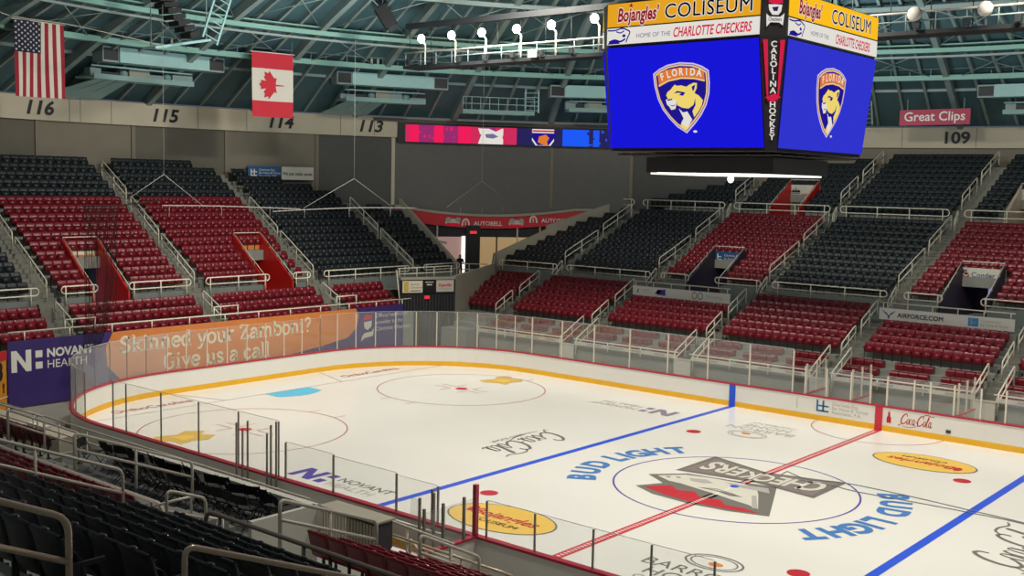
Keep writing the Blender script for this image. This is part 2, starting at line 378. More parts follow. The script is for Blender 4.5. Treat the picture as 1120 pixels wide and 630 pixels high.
poly2(b, G, [(-.55,.25),(1.0,.62),(1.35,.05),(.75,.05),(.1,.02)], 3, Z1+.008)
poly2(b, G, [(-.9,-1.02),(-.2,-1.0),(.5,-1.2),(.9,-1.05),(.35,-.85),(-.3,-.72)], 0, Z1+.008)
poly2(b, G, [(-.55,-.93),(.1,-.9),(.55,-1.05),(.3,-.94),(-.2,-.8)], 1, Z1+.011)
poly2(b, G, [(1.15,-.55),(1.9,-1.9),(1.75,-2.0),(1.0,-.6)], 3, Z1+.008)
for px, py in ((-2.4,-.55),(-2.1,-.35)): poly2(b, G, ell2(px, py, .1, .07, 10), 0, Z1+.009)
letters = 'CHECKERS'
for i, ch in enumerate(letters):
    u = -2.05+4.1*i/7; h = 1.15+.45*abs(u)/2.05
    f = Frame((-u, 1.98-.30*(1-abs(u)/2.05)+.5*h*.70+.08, 0), (-1,0,0), (0,-1,0))
    text_mesh(b, f, ch, 0, -.06, h*1.22, 0, Z1+.008, bold=.055, sx=.64)
    text_mesh(b, f, ch, 0, -.03, h*1.18, 1, Z1+.012, bold=.03, sx=.62)
icep('centre_logo', b, [M['inkgrey'], M['offwhite'], M['logored'], M['inklight'], M['cream'], mat('dull_rose', (.24,.19,.175), .5)], 'grey and red bear emblem under a lettered banner')
# sponsor logos
def oval(cx, cy, f):
    b = MB(); fr = Frame((cx, cy, 0), f[0], f[1])
    poly2(b, fr, ell2(0, 0, 2.02, 1.28), 0, Z1); poly2(b, fr, ell2(0, 0, 1.95, 1.22), 1, Z1+.004)
    text_mesh(b, fr, "Bojangles", .05, -.10, .74, 2, Z1+.008, bold=.02, shear=.18, sx=.95)
    poly2(b, fr, ell2(-1.36, .20, .16, .30, 14), 2, Z1+.007)
    text_mesh(b, fr, 'COLISEUM', .15, -.62, .38, 0, Z1+.008, bold=.01)
    icep('ice_logo', b, [M['inkgrey'], M['logoyel'], M['logored']], 'yellow oval logo with red lettering')
oval(-3.5, -8.65, ((1,0,0), (0,1,0))); oval(3.65, 8.5, ((-1,0,0), (0,-1,0)))
for O, X, Y in (((9.55,-2.15,0), (0,1,0), (-1,0,0)), ((-9.55,2.15,0), (0,-1,0), (1,0,0))):
    b = MB(); fr = Frame(O, X, Y); coke(b, fr, -.1, -.6, .88, .115, 0, Z1, sy=1.55); text_mesh(b, fr, 'ZERO SUGAR', 2.2, -1.1, .34, 0, Z1)
    icep('ice_logo', b, M['inkgrey'], 'grey script cola logo')
def novant(O, X, Y, m1, m2):
    b = MB(); fr = Frame(O, X, Y)
    poly2(b, fr, [(0,0),(0,1.15),(.36,1.15),(.85,.45),(.85,1.15),(1.15,1.15),(1.15,0),(.80,0),(.30,.72),(.30,0)], 0, Z1)
    rect2(b, fr, 1.36, 1.72, .02, .42, 0, Z1); rect2(b, fr, 1.36, 1.72, .68, 1.08, 0, Z1)
    text_mesh(b, fr, 'NOVANT', 1.95, .62, .62, 1, Z1, bold=.012, align='LEFT'); text_mesh(b, fr, 'HEALTH', 1.95, .02, .62, 2, Z1, align='LEFT')
    icep('ice_logo', b, [m1, m2, M['inklight']], 'purple health sponsor logo')
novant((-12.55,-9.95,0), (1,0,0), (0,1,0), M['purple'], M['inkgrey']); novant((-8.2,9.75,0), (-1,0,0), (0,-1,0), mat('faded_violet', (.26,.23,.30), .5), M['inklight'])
def barro(O, X, Y, ink='inkgrey'):
    b = MB(); fr = Frame(O, X, Y)
    ribbon(b, fr, ell2(0, 0, .86, .60), .07, 0, Z1, True); ribbon(b, fr, ell2(0, 0, .70, .47), .05, 0, Z1, True)
    poly2(b, fr, ell2(.12, -.12, .22, .17, 20), 1, Z1)
    text_mesh(b, fr, 'BARRON', -.05, -1.35, .80, 0, Z1); text_mesh(b, fr, 'HOME', -.05, -2.05, .80, 0, Z1); text_mesh(b, fr, 'COMPANY', -.05, -2.55, .45, 0, Z1)
    icep('ice_logo', b, [M[ink], M['orange']], 'thin grey builder logo with an orange spot')
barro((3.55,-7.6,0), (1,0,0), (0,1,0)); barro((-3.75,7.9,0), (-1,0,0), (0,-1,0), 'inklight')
for y in (-6.85, 6.6):
    b = MB(); fr = Frame((-26.05, y, 0), (0,1,0), (-1,0,0)); text_mesh(b, fr, 'OrthoCarolina', 0, -.2, .80, 0, Z1, bold=.01, sx=.85); icep('ice_logo', b, M['logored'], 'faded red lettering behind the goal line')
for cx, cy in ((-19.5,10.1), (-19.9,-9.25)):
    b = MB(); poly2(b, G, [(cx+px, cy+py) for px, py in [(-.9,-.9),(-.3,-1.2),(.4,-.8),(1.0,-.9),(.75,-.2),(1.0,.4),(.5,1.1),(.05,.7),(-.4,1.2),(-.95,.6),(-.6,0)]], 0, Z1)
    poly2(b, G, [(cx+px*.5, cy+py*.5) for px, py in [(-.9,-.9),(.4,-.8),(1.0,-.9),(.75,.4),(.05,.7),(-.6,0)]], 1, Z1+.004)
    icep('ice_logo', b, [M['gold'], M['logoyel']], 'gold emblem painted in the end circle')

# ------------------------------------------------------------------ dasher boards and rink glass
def ring_wall(mb, o0, o1, z0, z1, mi=0):
    a = rink_path(o0); c = rink_path(o1); k = len(a)
    vs = [(x, y, z0) for x, y in a]+[(x, y, z1) for x, y in a]+[(x, y, z0) for x, y in c]+[(x, y, z1) for x, y in c]; fs = []
    for i in range(k):
        j = (i+1) % k; fs += [(i, i+k, j+k, j), (2*k+i, 2*k+j, 3*k+j, 3*k+i), (k+i, 3*k+i, 3*k+j, k+j), (i, j, 2*k+j, 2*k+i)]
    mb.add(vs, fs, mi)
DB = thing('dasher_boards', 'white hockey boards with yellow kick strip and red cap around the ice', 'boards')
b = MB(); ring_wall(b, .0, .10, -.04, 1.06); b.build('board_panel', M['white'], DB)
b = MB(); ring_wall(b, -.012, -.001, 0, .25); b.build('kick_plate', M['yellow'], DB)['label'] = 'yellow kick strip'
b = MB(); ring_wall(b, -.03, .17, 1.06, 1.13); b.build('cap_rail', M['redcap'], DB)['label'] = 'dark red cap rail'
BF = Frame((0, 12.952, 0), (1,0,0), (0,0,1))
b = MB(); b.box(-7.45, -7.12, 12.930, 12.945, 0, 1.06); b.build('line_stripe', M['blue'], DB)['label'] = 'blue line mark on the boards'
b = MB(); b.box(-.17, .17, 12.930, 12.945, 0, 1.06); b.build('line_stripe', M['redline'], DB)['label'] = 'red centre mark on the boards'
b = MB(); coke(b, BF, .92, .46, .285, .125, 0, .004, sy=1.5)
b.build('board_logo', M['logored'], DB)['label'] = 'red script cola logo'
b = MB()
poly2(b, BF, [(.36,.40),(.36,.62),(.41,.72),(.42,.90),(.50,.90),(.51,.72),(.56,.62),(.56,.40)], 0, .004)
b.build('board_logo', M['logored'], DB)['label'] = 'red cola bottle print'
b = MB()
rect2(b, BF, -2.95, -2.86, .42, .95, 0, .004); rect2(b, BF, -2.66, -2.57, .42, .95, 0, .004); rect2(b, BF, -2.86, -2.35, .42, .50, 0, .004); rect2(b, BF, -2.86, -2.35, .66, .73, 0, .004)
for i, t in enumerate(('Charlotte Eye', 'Ear Nose & Throat', 'Associates, P.A.')): text_mesh(b, BF, t, -2.2, .78-.19*i, .22, 1, .004, align='LEFT')
rect2(b, BF, -3.92, -3.89, .42, .92, 1, .004)
b.build('board_logo', [mat('board_blue', (.02,.16,.33), .5), M['inklight']], DB)['label'] = 'blue and grey clinic logo'
b = MB(); b.cbox((3.05, 12.94, .42), (.10,0,0), (0,.012,0), (0,0,.07)); b.build('board_scuff_pad', M['darkgrey'], DB)
b = MB(); b.obox((-24.72, 11.42, 0), (.05,.04,0), (.01,-.012,0), (0,0,1.06)); b.build('gate_seam', M['maroon'], DB)

def shield(label, pts, ztops, post_m, r=.035, glass='glass', z0=1.13, skip=(), posth=None):
    t = thing('glass_shield', label, 'glass'); n = len(pts)
    for i in range(n-1):
        if i in skip: continue
        p, q = Vector((*pts[i], 0)), Vector((*pts[i+1], 0)); d = (q-p); L = d.length; d.normalize(); nn = Vector((-d.y, d.x, 0))*.006
        b = MB(); a = p+d*.02-nn; b.obox((a.x, a.y, z0), d*(L-.04), nn*2, (0,0,ztops[i]-z0)); under(b.build('pane', M[glass]), t)
        b = MB(); b.obox((a.x, a.y, ztops[i]), d*(L-.04), nn*2, (0,0,.012)); under(b.build('pane_edge', M['glass_edge']), t)
    for i in range(n):
        h = posth[i] if posth else max(ztops[min(i, n-2)], ztops[max(i-1, 0)])
        if h <= 0: continue
        b = MB(); b.box(pts[i][0]-r, pts[i][0]+r, pts[i][1]-r, pts[i][1]+r, z0-.02, h-.02); under(b.build('post', M[post_m]), t)
    return t
def arc_pts(cx, cy, r, a0, a1, n): return [(cx+r*math.cos(R(a0+(a1-a0)*i/n)), cy+r*math.sin(R(a0+(a1-a0)*i/n))) for i in range(n+1)]
yo = HY+.07
shield('tall glass panes on the far boards left of the blue board stripe', [(x, yo) for x in (-19.9,-17.8,-15.65,-13.37,-11.05,-8.73,-6.45,-4.2)], [3.15]*7, 'postlight', .03)
shield('curved glass panes of the far left corner below the tunnel', arc_pts(-HX+CR, HY-CR, CR+.07, 90, 180, 11), [3.12]*11, 'postlight', .022)
shield('straight glass panes at the rink end before the orange ad wall', [(-HX-.07, y) for y in (4.75,3.5,2.3,1.1,-.1,-1.3,-2.5,-3.7,-4.75)], [2.98]*8, 'postlight', .022)
shield('curved hazy glass panes of the near left corner before the purple wall', arc_pts(-HX+CR, -HY+CR, CR+.07, 180, 262, 10), [2.96]*10, 'post', .018, glass='glass_far')
shield('thin grey glass panes on the near boards before the end face-off circle', [(x, -yo) for x in (-18.9,-18.0,-15.72,-13.44,-11.2,-9.1)], [2.93]*5, 'post', .02, glass='glass_near')
shield('lower glass panes on the near boards behind the purple ice logo', [(x, -yo) for x in (-8.75,-6.48,-3.75,-2.1)], [2.32,2.26,2.2], 'post', .025, glass='glass_near')
shield('low glass panes at the near bench in front of the red centre line', [(x, -yo) for x in (-.3,1.35,3.2,4.9,6.6)], [2.16]*4, 'post', .022, glass='glass_near')
shield('far penalty box glass between the blue board stripe and red centre mark', [(x, yo) for x in (-3.57,-2.53,-1.36,-.45)], [2.45]*3, 'postlight')
shield('far penalty box glass right of the red centre mark', [(x, yo) for x in (.3,1.49,2.19,3.2,4.3)], [2.45]*4, 'postlight')
shield('far glass panes at the right edge beside the stair gate', [(x, yo) for x in (5.3,7.6,9.9)], [2.5]*2, 'postlight')
for x, lab in ((-3.62,'glass partition at the left end of the far penalty boxes'), (-1.4,'glass partition in the middle of the left penalty box'), (3.3,'glass partition at the right end of the far penalty boxes')):
    t = thing('box_partition', lab, 'glass partition', (x, 14.3, 0))
    b = MB(); b.box(x-.05, x+.05, 13.2, 15.35, -.05, 1.08); under(b.build('low_wall', M['offwhite']), t)
    b = MB(); b.box(x-.08, x+.08, 13.2, 15.35, 1.08, 1.14); under(b.build('cap_rail', M['redcap']), t)
    b = MB(); b.box(x-.006, x+.006, 13.25, 15.3, 1.14, 2.45); under(b.build('pane', M['glass']), t)
    for y in (13.25, 14.3, 15.3):
        b = MB(); b.box(x-.035, x+.035, y-.035, y+.035, 1.14, 2.5); under(b.build('post', M['postlight']), t)
for x, lab in ((-1.9,'grey bench inside the left penalty box'), (1.6,'grey bench inside the right penalty box')):
    t = thing('penalty_bench', lab, 'bench', (x, 14.9, 0))
    b = MB(); b.box(x-.9, x+.9, 14.7, 15.05, .42, .48); under(b.build('seat', M['offwhite']), t)
    for dx in (-.7, .7):
        b = MB(); b.box(x+dx-.04, x+dx+.04, 14.75, 15.0, -.06, .42); under(b.build('leg', M['darkgrey']), t)
# ------------------------------------------------------------------ camera constants (also used to choose the seats that show largest)
CAM_LOC = Vector((18.811, -34.967, 10.625)); CAM_YAW, CAM_PITCH, CAM_ROLL, CAM_F = -.698, -.095, .022, 1221.69
def cam_axes():
    cy, sy, cp, sp = math.cos(CAM_YAW), math.sin(CAM_YAW), math.cos(CAM_PITCH), math.sin(CAM_PITCH)
    f = Vector((sy*cp, cy*cp, sp)); rt = Vector((cy, -sy, 0)); up = rt.cross(f); c, s = math.cos(CAM_ROLL), math.sin(CAM_ROLL)
    return c*rt+s*up, -s*rt+c*up, f
CR_, CU_, CF_ = cam_axes()
def project(p):
    q = Vector(p)-CAM_LOC; z = q.dot(CF_)
    if z < .5: return None
    return 560+CAM_F*q.dot(CR_)/z, 315-CAM_F*q.dot(CU_)/z, z

# ------------------------------------------------------------------ stands
RING = 44.0
SX = [(-34.0,-27.4), (-26.4,-19.9), (-18.95,-12.2), (-11.3,-4.6), (-3.5,3.15), (4.1,10.8), (11.75,18.4)]
AX = [-26.9, -19.42, -11.75, -4.05, 3.62, 11.28]
LOW = [(19+.735*k, 3.05+.305*k) for k in range(6)]
UP = [(25.3+.765*k, 5.47+.338*k) for k in range(11)]
TOP = [(34.4+.74*k, 9.65+.345*k) for k in range(11)]
FOLD = [(18.15, 2.28), (17.35, 2.00), (16.55, 1.72)]        # low fold-down rows behind the glass
VOM_FAR = [(4, 'UP', -1.72, .62, 4), (2, 'UP', -17.2, -15.0, 4), (2, 'TOP', -16.6, -14.4, 4), (4, 'TOP', -1.45, .9, 4)]
def s0_left(y): return -30.84-(y-19)*.13 if y < 24.2 else -32.8+(y-25.3)*.41
def ring_x(y, r=43.3): return math.sqrt(max(0, r*r-y*y))
def far_rows(si, tier):
    """rows of one far section: (k, y, ztop, x0, x1)"""
    rows = {'LOW': LOW, 'UP': UP, 'TOP': TOP}[tier]; x0, x1 = SX[si]
    if tier == 'LOW' and si in (2, 4): rows = rows[:4]
    out = []
    for k, (y, z) in enumerate(rows):
        a, c = x0, x1
        if si == 0: a = max(a, s0_left(y)+.25)
        lim = ring_x(y)
        a, c = max(a, -lim), min(c, lim)
        if c-a > .6: out.append((k, y, z, a, c))
    return out
def split(a, c, holes):
    segs = [(a, c)]
    for h0, h1 in holes:
        new = []
        for s0, s1 in segs:
            if h1 <= s0 or h0 >= s1: new.append((s0, s1)); continue
            if h0 > s0: new.append((s0, h0))
            if h1 < s1: new.append((h1, s1))
        segs = new
    return [s for s in segs if s[1]-s[0] > .05]
def holes_of(si, tier, k, sgn=1):
    return [(v[2]-.12, v[3]+.12) for v in VOM_FAR if sgn > 0 and v[0] == si and v[1] == tier and k < v[4]]
ROWT = {'LOW': (.735, .305), 'UP': (.765, .338), 'TOP': (.74, .345)}
def stand_mesh(sgn):
    """treads, aisle steps, cross aisles and walls of one long stand (sgn=+1 far, -1 near)"""
    mb = MB()
    def bx(x0, x1, y0, y1, z0, z1, mi):
        ya, yb = sorted((sgn*y0, sgn*y1)); mb.box(x0, x1, ya, yb, z0, z1, mi)
    for si in range(len(SX)):
        if sgn < 0 and si == 6: pass
        for tier in ('LOW', 'UP', 'TOP'):
            if sgn < 0 and (tier == 'TOP' or (tier == 'LOW' and si in (3, 4))): continue
            tr, ri = ROWT[tier]; first = True
            for k, y, z, a, c in far_rows(si, tier):
                zf = z-.85; y0 = y-.42; y1 = y+tr-.42
                if sgn > 0 and si == 0: a -= .3
                for s0, s1 in split(a, c, holes_of(si, tier, k, sgn)):
                    bx(s0, s1, y0, y1, zf-(.55 if k else .95), zf, 0)
    # aisles: two steps to a row
    for ax in [-34.5]*(sgn < 0)+AX+[18.9]:
        for tier in ('LOW', 'UP', 'TOP'):
            if sgn < 0 and (tier == 'TOP' or (tier == 'LOW' and si in (3, 4))): continue
            tr, ri = ROWT[tier]
            for k, (y, z) in enumerate({'LOW': LOW, 'UP': UP, 'TOP': TOP}[tier]):
                if abs(ax) > ring_x(y): continue
                zf = z-.85
                bx(ax-.56, ax+.56, y-.42, y+tr/2-.42, zf-ri/2-.4, zf-ri/2, 1); bx(ax-.56, ax+.56, y+tr/2-.42, y+tr-.42, zf-.4, zf, 1)
        for k in range(4): bx(ax-.56, ax+.56, 24.45+.10*k*2, 24.65+.2*k, 3.2, 3.95+.18*k, 1)
        if sgn > 0:
            if abs(ax) < 28:
                for k in range(4): bx(ax-.56, ax+.56, 33.55+.12*k, 34.05, 7.6, 8.18+.16*k, 1)
            if ax > -25:
                for k in range(8): bx(ax-.56, ax+.56, 15.75+.35*k, 18.6, -.06, .26+.24*k, 1)
    X0, X1 = (-31.3, 19.5) if sgn > 0 else (-34, 19.5)
    bx(X0, X1, 22.9, 24.9, 3.2, 3.75, 0)                     # lower cross aisle
    for a, c in split(-32.4 if sgn > 0 else -34, 19.5, [(x-.56, x+.56) for x in AX]+([(v[2]-.12, v[3]+.12) for v in VOM_FAR if v[1] == 'UP'] if sgn > 0 else [])):
        bx(a, c, 24.78, 24.92, 3.2, 4.62, 2)                 # riser wall under the upper tier
    for si in (2, 4):
        x0, x1 = SX[si]
        if sgn > 0: bx(x0, x1, 21.52, 22.9, 3.0, 3.76, 0)
        else:
            pass
    if sgn > 0:
        bx(-28.8, 19.5, 33.2, 34.05, 7.5, 8.0, 0)
        for a, c in split(-28.2, 19.5, [(x-.56, x+.56) for x in AX]+[(v[2]-.12, v[3]+.12) for v in VOM_FAR if v[1] == 'TOP']):
            bx(a, c, 33.92, 34.06, 7.5, 8.8, 2)
        for a, c in split(-29.6, 19.5, [(x-.56, x+.56) for x in AX]):
            for (y0, y1, zf) in ((17.75, 18.6, 1.95), (16.95, 17.75, 1.67), (15.85, 16.95, 1.39)): bx(a, c, y0, y1, -.06, zf, 0)
    else:
        for a, c in split(4.1, 19.5, [(x-.56, x+.56) for x in AX]):
            bx(a, c, 17.9, 18.6, -.06, 1.9, 0)
    return mb
stand_mats = [M['tread'], M['step'], M['riser']]
struct(stand_mesh(1).build('floor_far_stand', stand_mats)); struct(stand_mesh(-1).build('floor_near_stand', stand_mats))

# end stand: rows run along y, climbing towards -x
EY = [(-16.3,-8.85), (-7.55,-.45), (.7,7.8), (8.95,16.05), (17.5,20.9)]
EA = [-8.2, .12, 8.38, 16.78]
EUP = [(-33.25-.68*k, 5.3+.443*k) for k in range(15)]
ELOW = [(-30.85-.68*k, 3.3+.46*k) for k in range(3)]
VOM_END = [(1, -5.85, -3.85, 4), (2, 4.72, 6.75, 4)]
def end_rows(si, tier):
    y0, y1 = EY[si]; out = []
    for k, (x, z) in enumerate(EUP if tier == 'UP' else ELOW):
        lim = math.sqrt(max(0, 43.3**2-x*x)); a, c = max(y0, -lim), min(y1, lim)
        if tier == 'LOW':
            if si == 4: continue
            if si == 3: c = min(c, 13.4)
            if si == 0: a = -11.8
        if c-a > .6: out.append((k, x, z, a, c))
    return out
def end_holes(si, k): return [(v[1]-.12, v[2]+.12) for v in VOM_END if v[0] == si and k < v[3]]
mb = MB()
for si in range(5):
    for tier in ('LOW', 'UP'):
        for k, x, z, a, c in end_rows(si, tier):
            zf = z-.85
            for s0, s1 in split(a, c, end_holes(si, k) if tier == 'UP' else []): mb.box(x-.30, x+.38, s0, s1, zf-(.6 if k else 1.3), zf, 0)
for ay in EA:
    for tier, rows in (('LOW', ELOW), ('UP', EUP)):
        for k, (x, z) in enumerate(rows):
            if abs(ay) > math.sqrt(max(0, 43.6**2-x*x)) or (tier == 'LOW' and ay > 14): continue
            zf = z-.85; ri = .443
            mb.box(x+.04, x+.38, ay-.62, ay+.62, zf-ri/2-.5, zf-ri/2, 1); mb.box(x-.30, x+.04, ay-.62, ay+.62, zf-.5, zf, 1)
    for k in range(3): mb.box(-32.9, -32.62+.09*(2-k), ay-.62, ay+.62, 3.2, 3.85+.2*k, 1)
mb.box(-32.95, -32.45, -16, 21.1, 2.8, 3.62, 0)
for a, c in split(-16.3, 21.0, [(y-.62, y+.62) for y in EA]+[(v[1]-.12, v[2]+.12) for v in VOM_END]): mb.box(-32.98, -32.86, a, c, 3.0, 4.45, 2)
mb.box(-30.6, -30.1, -11.7, 13.9, -.06, 2.44, 0)
struct(mb.build('floor_end_stand', stand_mats))

# ------------------------------------------------------------------ seats
def shell(mb, mi=0, nx=4, nz=4, w=.236, z0=.38, h=.455, th=.045):
    """a moulded seat back: dished, leaning, with a rolled top edge"""
    def P(u, v, back):
        x = w*u; y = -.022*u*u*(1-.3*v)+.10*v-.02
        z = z0+h*v-(.008*u**6 if v > .9 else 0)
        if v > .99: y += .012
        return (x, y+(th if back else 0), z)
    f = [[P(-1+2*i/nx, j/nz, 0) for i in range(nx+1)] for j in range(nz+1)]
    k = [[P(-1+2*i/nx, j/nz, 1) for i in range(nx+1)] for j in range(nz+1)]
    top = [(p[0], p[1]+th*.5, p[2]+.022) for p in f[nz]]
    vs = [p for r in f for p in r]+[p for r in k for p in r]+top; n = nx+1; B = n*(nz+1); T = 2*B; fs = []
    for j in range(nz):
        for i in range(nx):
            fs.append((j*n+i, j*n+i+1, (j+1)*n+i+1, (j+1)*n+i)); fs.append((B+j*n+i, B+(j+1)*n+i, B+(j+1)*n+i+1, B+j*n+i+1))
        fs.append((j*n, (j+1)*n, B+(j+1)*n, B+j*n)); fs.append((j*n+nx, B+j*n+nx, B+(j+1)*n+nx, (j+1)*n+nx))
    for i in range(nx):
        fs.append((nz*n+i, nz*n+i+1, T+i+1, T+i)); fs.append((T+i, T+i+1, B+nz*n+i+1, B+nz*n+i)); fs.append((i, B+i, B+i+1, i+1))
    mb.add(vs, fs, mi, True)
def glint_bump(mb, mi=2, n=8):
    """small glossy bump added to the middle of the top edge to catch glints"""
    mb.sphere((0, .105, .852), .060, .026, .016, n, mi)
def pan(mb, mi=0):
    """the tipped-up seat pan"""
    vs = []
    for (y, z, w) in ((-.07,.33,.222), (-.125,.40,.228), (-.105,.57,.226), (-.045,.67,.215)): vs += [(-w, y, z), (w, y, z)]
    for (y, z, w) in ((-.03,.35,.21), (-.05,.42,.212), (-.05,.57,.21), (-.03,.66,.20)): vs += [(-w, y, z), (w, y, z)]
    fs = []
    for i in range(3):
        a = 2*i; fs.append((a, a+1, a+3, a+2)); fs.append((8+a, 8+a+2, 8+a+3, 8+a+1)); fs.append((a, a+2, 8+a+2, 8+a)); fs.append((a+1, 8+a+1, 8+a+3, a+3))
    fs += [(0, 8, 9, 1), (6, 7, 15, 14)]
    mb.add(vs, fs, mi, True)
def leg(mb, mi=1):
    mb.box(-.254, -.232, -.03, .03, 0, .46, mi); mb.box(-.265, -.22, -.08, .06, 0, .04, mi); mb.box(-.255, -.228, -.26, .05, .56, .60, mi); mb.box(-.25, -.235, -.05, .04, .44, .58, mi)
def seat_all(nx, nz, full=True):
    mb = MB(); shell(mb, 0, nx, nz); pan(mb, 0); glint_bump(mb, 2, 6)
    if full: leg(mb, 1)
    else: mb.box(-.252, -.234, -.03, .03, 0, .44, 1)
    return mb
def fold_seat():
    mb = MB(); w = .208
    vs = []; prof = [(-.20,.04), (-.215,.27), (-.17,.325), (.10,.345), (.19,.31), (.20,.04)]
    for x in (-w, w):
        for y, z in prof: vs.append((x, y, z))
    n = len(prof); fs = [(i, (i+1) % n, n+(i+1) % n, n+i)[::-1] for i in range(n)]+[tuple(range(n)), tuple(range(n, 2*n))[::-1]]
    mb.add(vs, fs, 0, False); mb.box(-.05, .05, -.08, .08, 0, .06, 1); return mb
SEATS = []    # (colour, position, rotation, label text, folded?)
ORD = ['first','second','third','fourth','fifth','sixth','seventh','eighth','ninth','tenth','eleventh','twelfth','thirteenth','fourteenth','fifteenth','sixteenth','seventeenth','eighteenth','nineteenth','twentieth']
FARNAME = ['beside the tunnel', 'left of the white sponsor banner', 'at the white sponsor banner', 'between the two white banners', 'at the AIRFORCE.COM banner', 'right of the AIRFORCE.COM banner', 'at the right frame edge']
def upcol(si): return 'red' if si in (2, 4) else 'black'
for si in range(len(SX)):
    for tier in ('LOW', 'UP', 'TOP'):
        col = 'red' if tier == 'LOW' else (upcol(si) if tier == 'UP' else 'black')
        tn = {'LOW': 'lower', 'UP': 'middle', 'TOP': 'top'}[tier]
        for k, y, z, a, c in far_rows(si, tier):
            for s0, s1 in split(a, c, [(h0-.05, h1+.05) for h0, h1 in holes_of(si, tier, k)]):
                n = int((s1-s0)/.478)
                for i in range(n):
                    x = (s0+s1)/2+(i-(n-1)/2)*.478
                    i2 = int(round((x-a)/.478))
                    SEATS.append((col, (x, y, z-.85), 0, '%s seat, far %s tier, %s row, %s along, %s' % (col, tn, ORD[k], ORD[min(i2, 19)], FARNAME[si]), 0))
    if si:
        for k, (y, z) in enumerate(FOLD):
            zf = z-.33; x0, x1 = SX[si]
            for g in range(3):
                gx = x0-.25+k*.06+g*2.42
                for i in range(4):
                    x = gx+.24+i*.46
                    if x < x1+.1: SEATS.append(('red', (x, y, zf), 0, 'low folded red seat, %s step, %s block, %s along, %s' % (('upper','middle','lower')[k], ORD[g], ORD[i], FARNAME[si]), 1))
ENDNAME = ['at the left frame edge', 'round the left red stairway', 'round the right red stairway', 'in the wide black end block', 'in the narrow end block']
for si in range(5):
    for tier in ('LOW', 'UP'):
        for k, x, z, a, c in end_rows(si, tier):
            col = 'red' if tier == 'LOW' or (si in (1, 2) and k < 10) else 'black'
            for s0, s1 in split(a, c, [(h0-.05, h1+.05) for h0, h1 in end_holes(si, k)] if tier == 'UP' else []):
                n = int((s1-s0)/.505)
                for i in range(n):
                    y = (s0+s1)/2+(i-(n-1)/2)*.505; i2 = int(round((y-a)/.505))
                    SEATS.append((col, (x, y, z-.85), R(90), '%s seat, end stand %s tier, %s row, %s along, %s' % (col, 'lower' if tier == 'LOW' else 'upper', ORD[k], ORD[min(i2, 19)], ENDNAME[si]), 0))
NEARNAME = {0: 'furthest block', 1: 'second furthest block', 2: 'left of the chair deck', 3: 'behind the chair deck', 4: 'dark red block', 5: 'black foreground block', 6: 'block under the viewer'}
for si in range(len(SX)):
    for tier in ('LOW', 'UP'):
        col = 'red' if tier == 'LOW' else upcol(si)
        for k, y, z, a, c in far_rows(si, tier):
            if tier == 'LOW' and si in (3, 4): continue
            n = int((c-a)/.478)
            for i in range(n):
                x = (a+c)/2+(i-(n-1)/2)*.478
                SEATS.append((col, (x, -y, z-.85), PI, '%s seat, near stand %s tier, %s row, %s along, %s' % (col, 'lower' if tier == 'LOW' else 'upper', ORD[k], ORD[min(i, 19)], NEARNAME[si]), 0))
def in_view(p, m=14):
    q = project((p[0], p[1], p[2]+.6)); return q and -m < q[0] < 1120+m and -m < q[1] < 630+m
vis = [s for s in SEATS if in_view(s[1])]
proto = {}
for col in ('red', 'black'):
    pm = [M[col+'_seat'], M['stand'], M['gloss_'+col]]
    a = MB(); shell(a, 0, 6, 6); glint_bump(a, 2, 12); bk = a.mesh('backrest', pm); a = MB(); pan(a); pn = a.mesh('seat_pan', pm); a = MB(); leg(a, 0); lg = a.mesh('standard', [M['stand']])
    proto[col] = dict(parts=(('backrest', bk), ('seat_pan', pn), ('standard', lg)), whole=seat_all(5, 4).mesh(col+'_stadium_seat', pm), fold=fold_seat().mesh('red_folded_seat', pm))
for col in ('red', 'black'):
    mine = sorted((s for s in vis if s[0] == col), key=lambda s: project(s[1])[2] if project(s[1]) else 1e9)
    solo, rest = mine[:300], mine[300:]
    for s in solo:
        d = project((s[1][0], s[1][1], s[1][2]+.6))[2]
        grp = ('near ' if s[1][1] < -12 else 'end ' if s[2] else 'far ')+col+' seats'
        if d < 26 and not s[4]:
            o = thing(col+'_stadium_seat', s[3], 'seat', s[1], grp); o.rotation_euler = (0, 0, s[2])
            for nm, me in proto[col]['parts']:
                c = bpy.data.objects.new(nm, me); COL.objects.link(c); c.parent = o
        else:
            o = bpy.data.objects.new('red_folded_seat' if s[4] else col+'_stadium_seat', proto[col]['fold' if s[4] else 'whole']); COL.objects.link(o)
            o.location = s[1]; o.rotation_euler = (0, 0, s[2]); o.scale = (1.055 if 1 < s[2] < 2 else 1, 1, 1); tag(o, s[3], 'seat', grp)
    mb = MB(); wh = seat_all(4, 3, False); fd = fold_seat()
    for s in rest:
        src = fd if s[4] else wh; ca, sa = math.cos(s[2]), math.sin(s[2]); px, py, pz = s[1]; bs = len(mb.v)
        kx = 1.055 if 1 < s[2] < 2 else 1.
        mb.v += [(px+kx*x*ca-y*sa, py+kx*x*sa+y*ca, pz+z) for x, y, z in src.v]
        mb.f += [[bs+i for i in f] for f in src.f]; mb.m += src.m; mb.sm += src.sm
    if mb.v:
        o = mb.build(col+'_seating', [M[col+'_seat'], M['stand'], M['gloss_'+col]])
        tag(o, 'the remaining rows of small %s stadium seats across the far and end stands' % col, 'seating', kind='stuff')
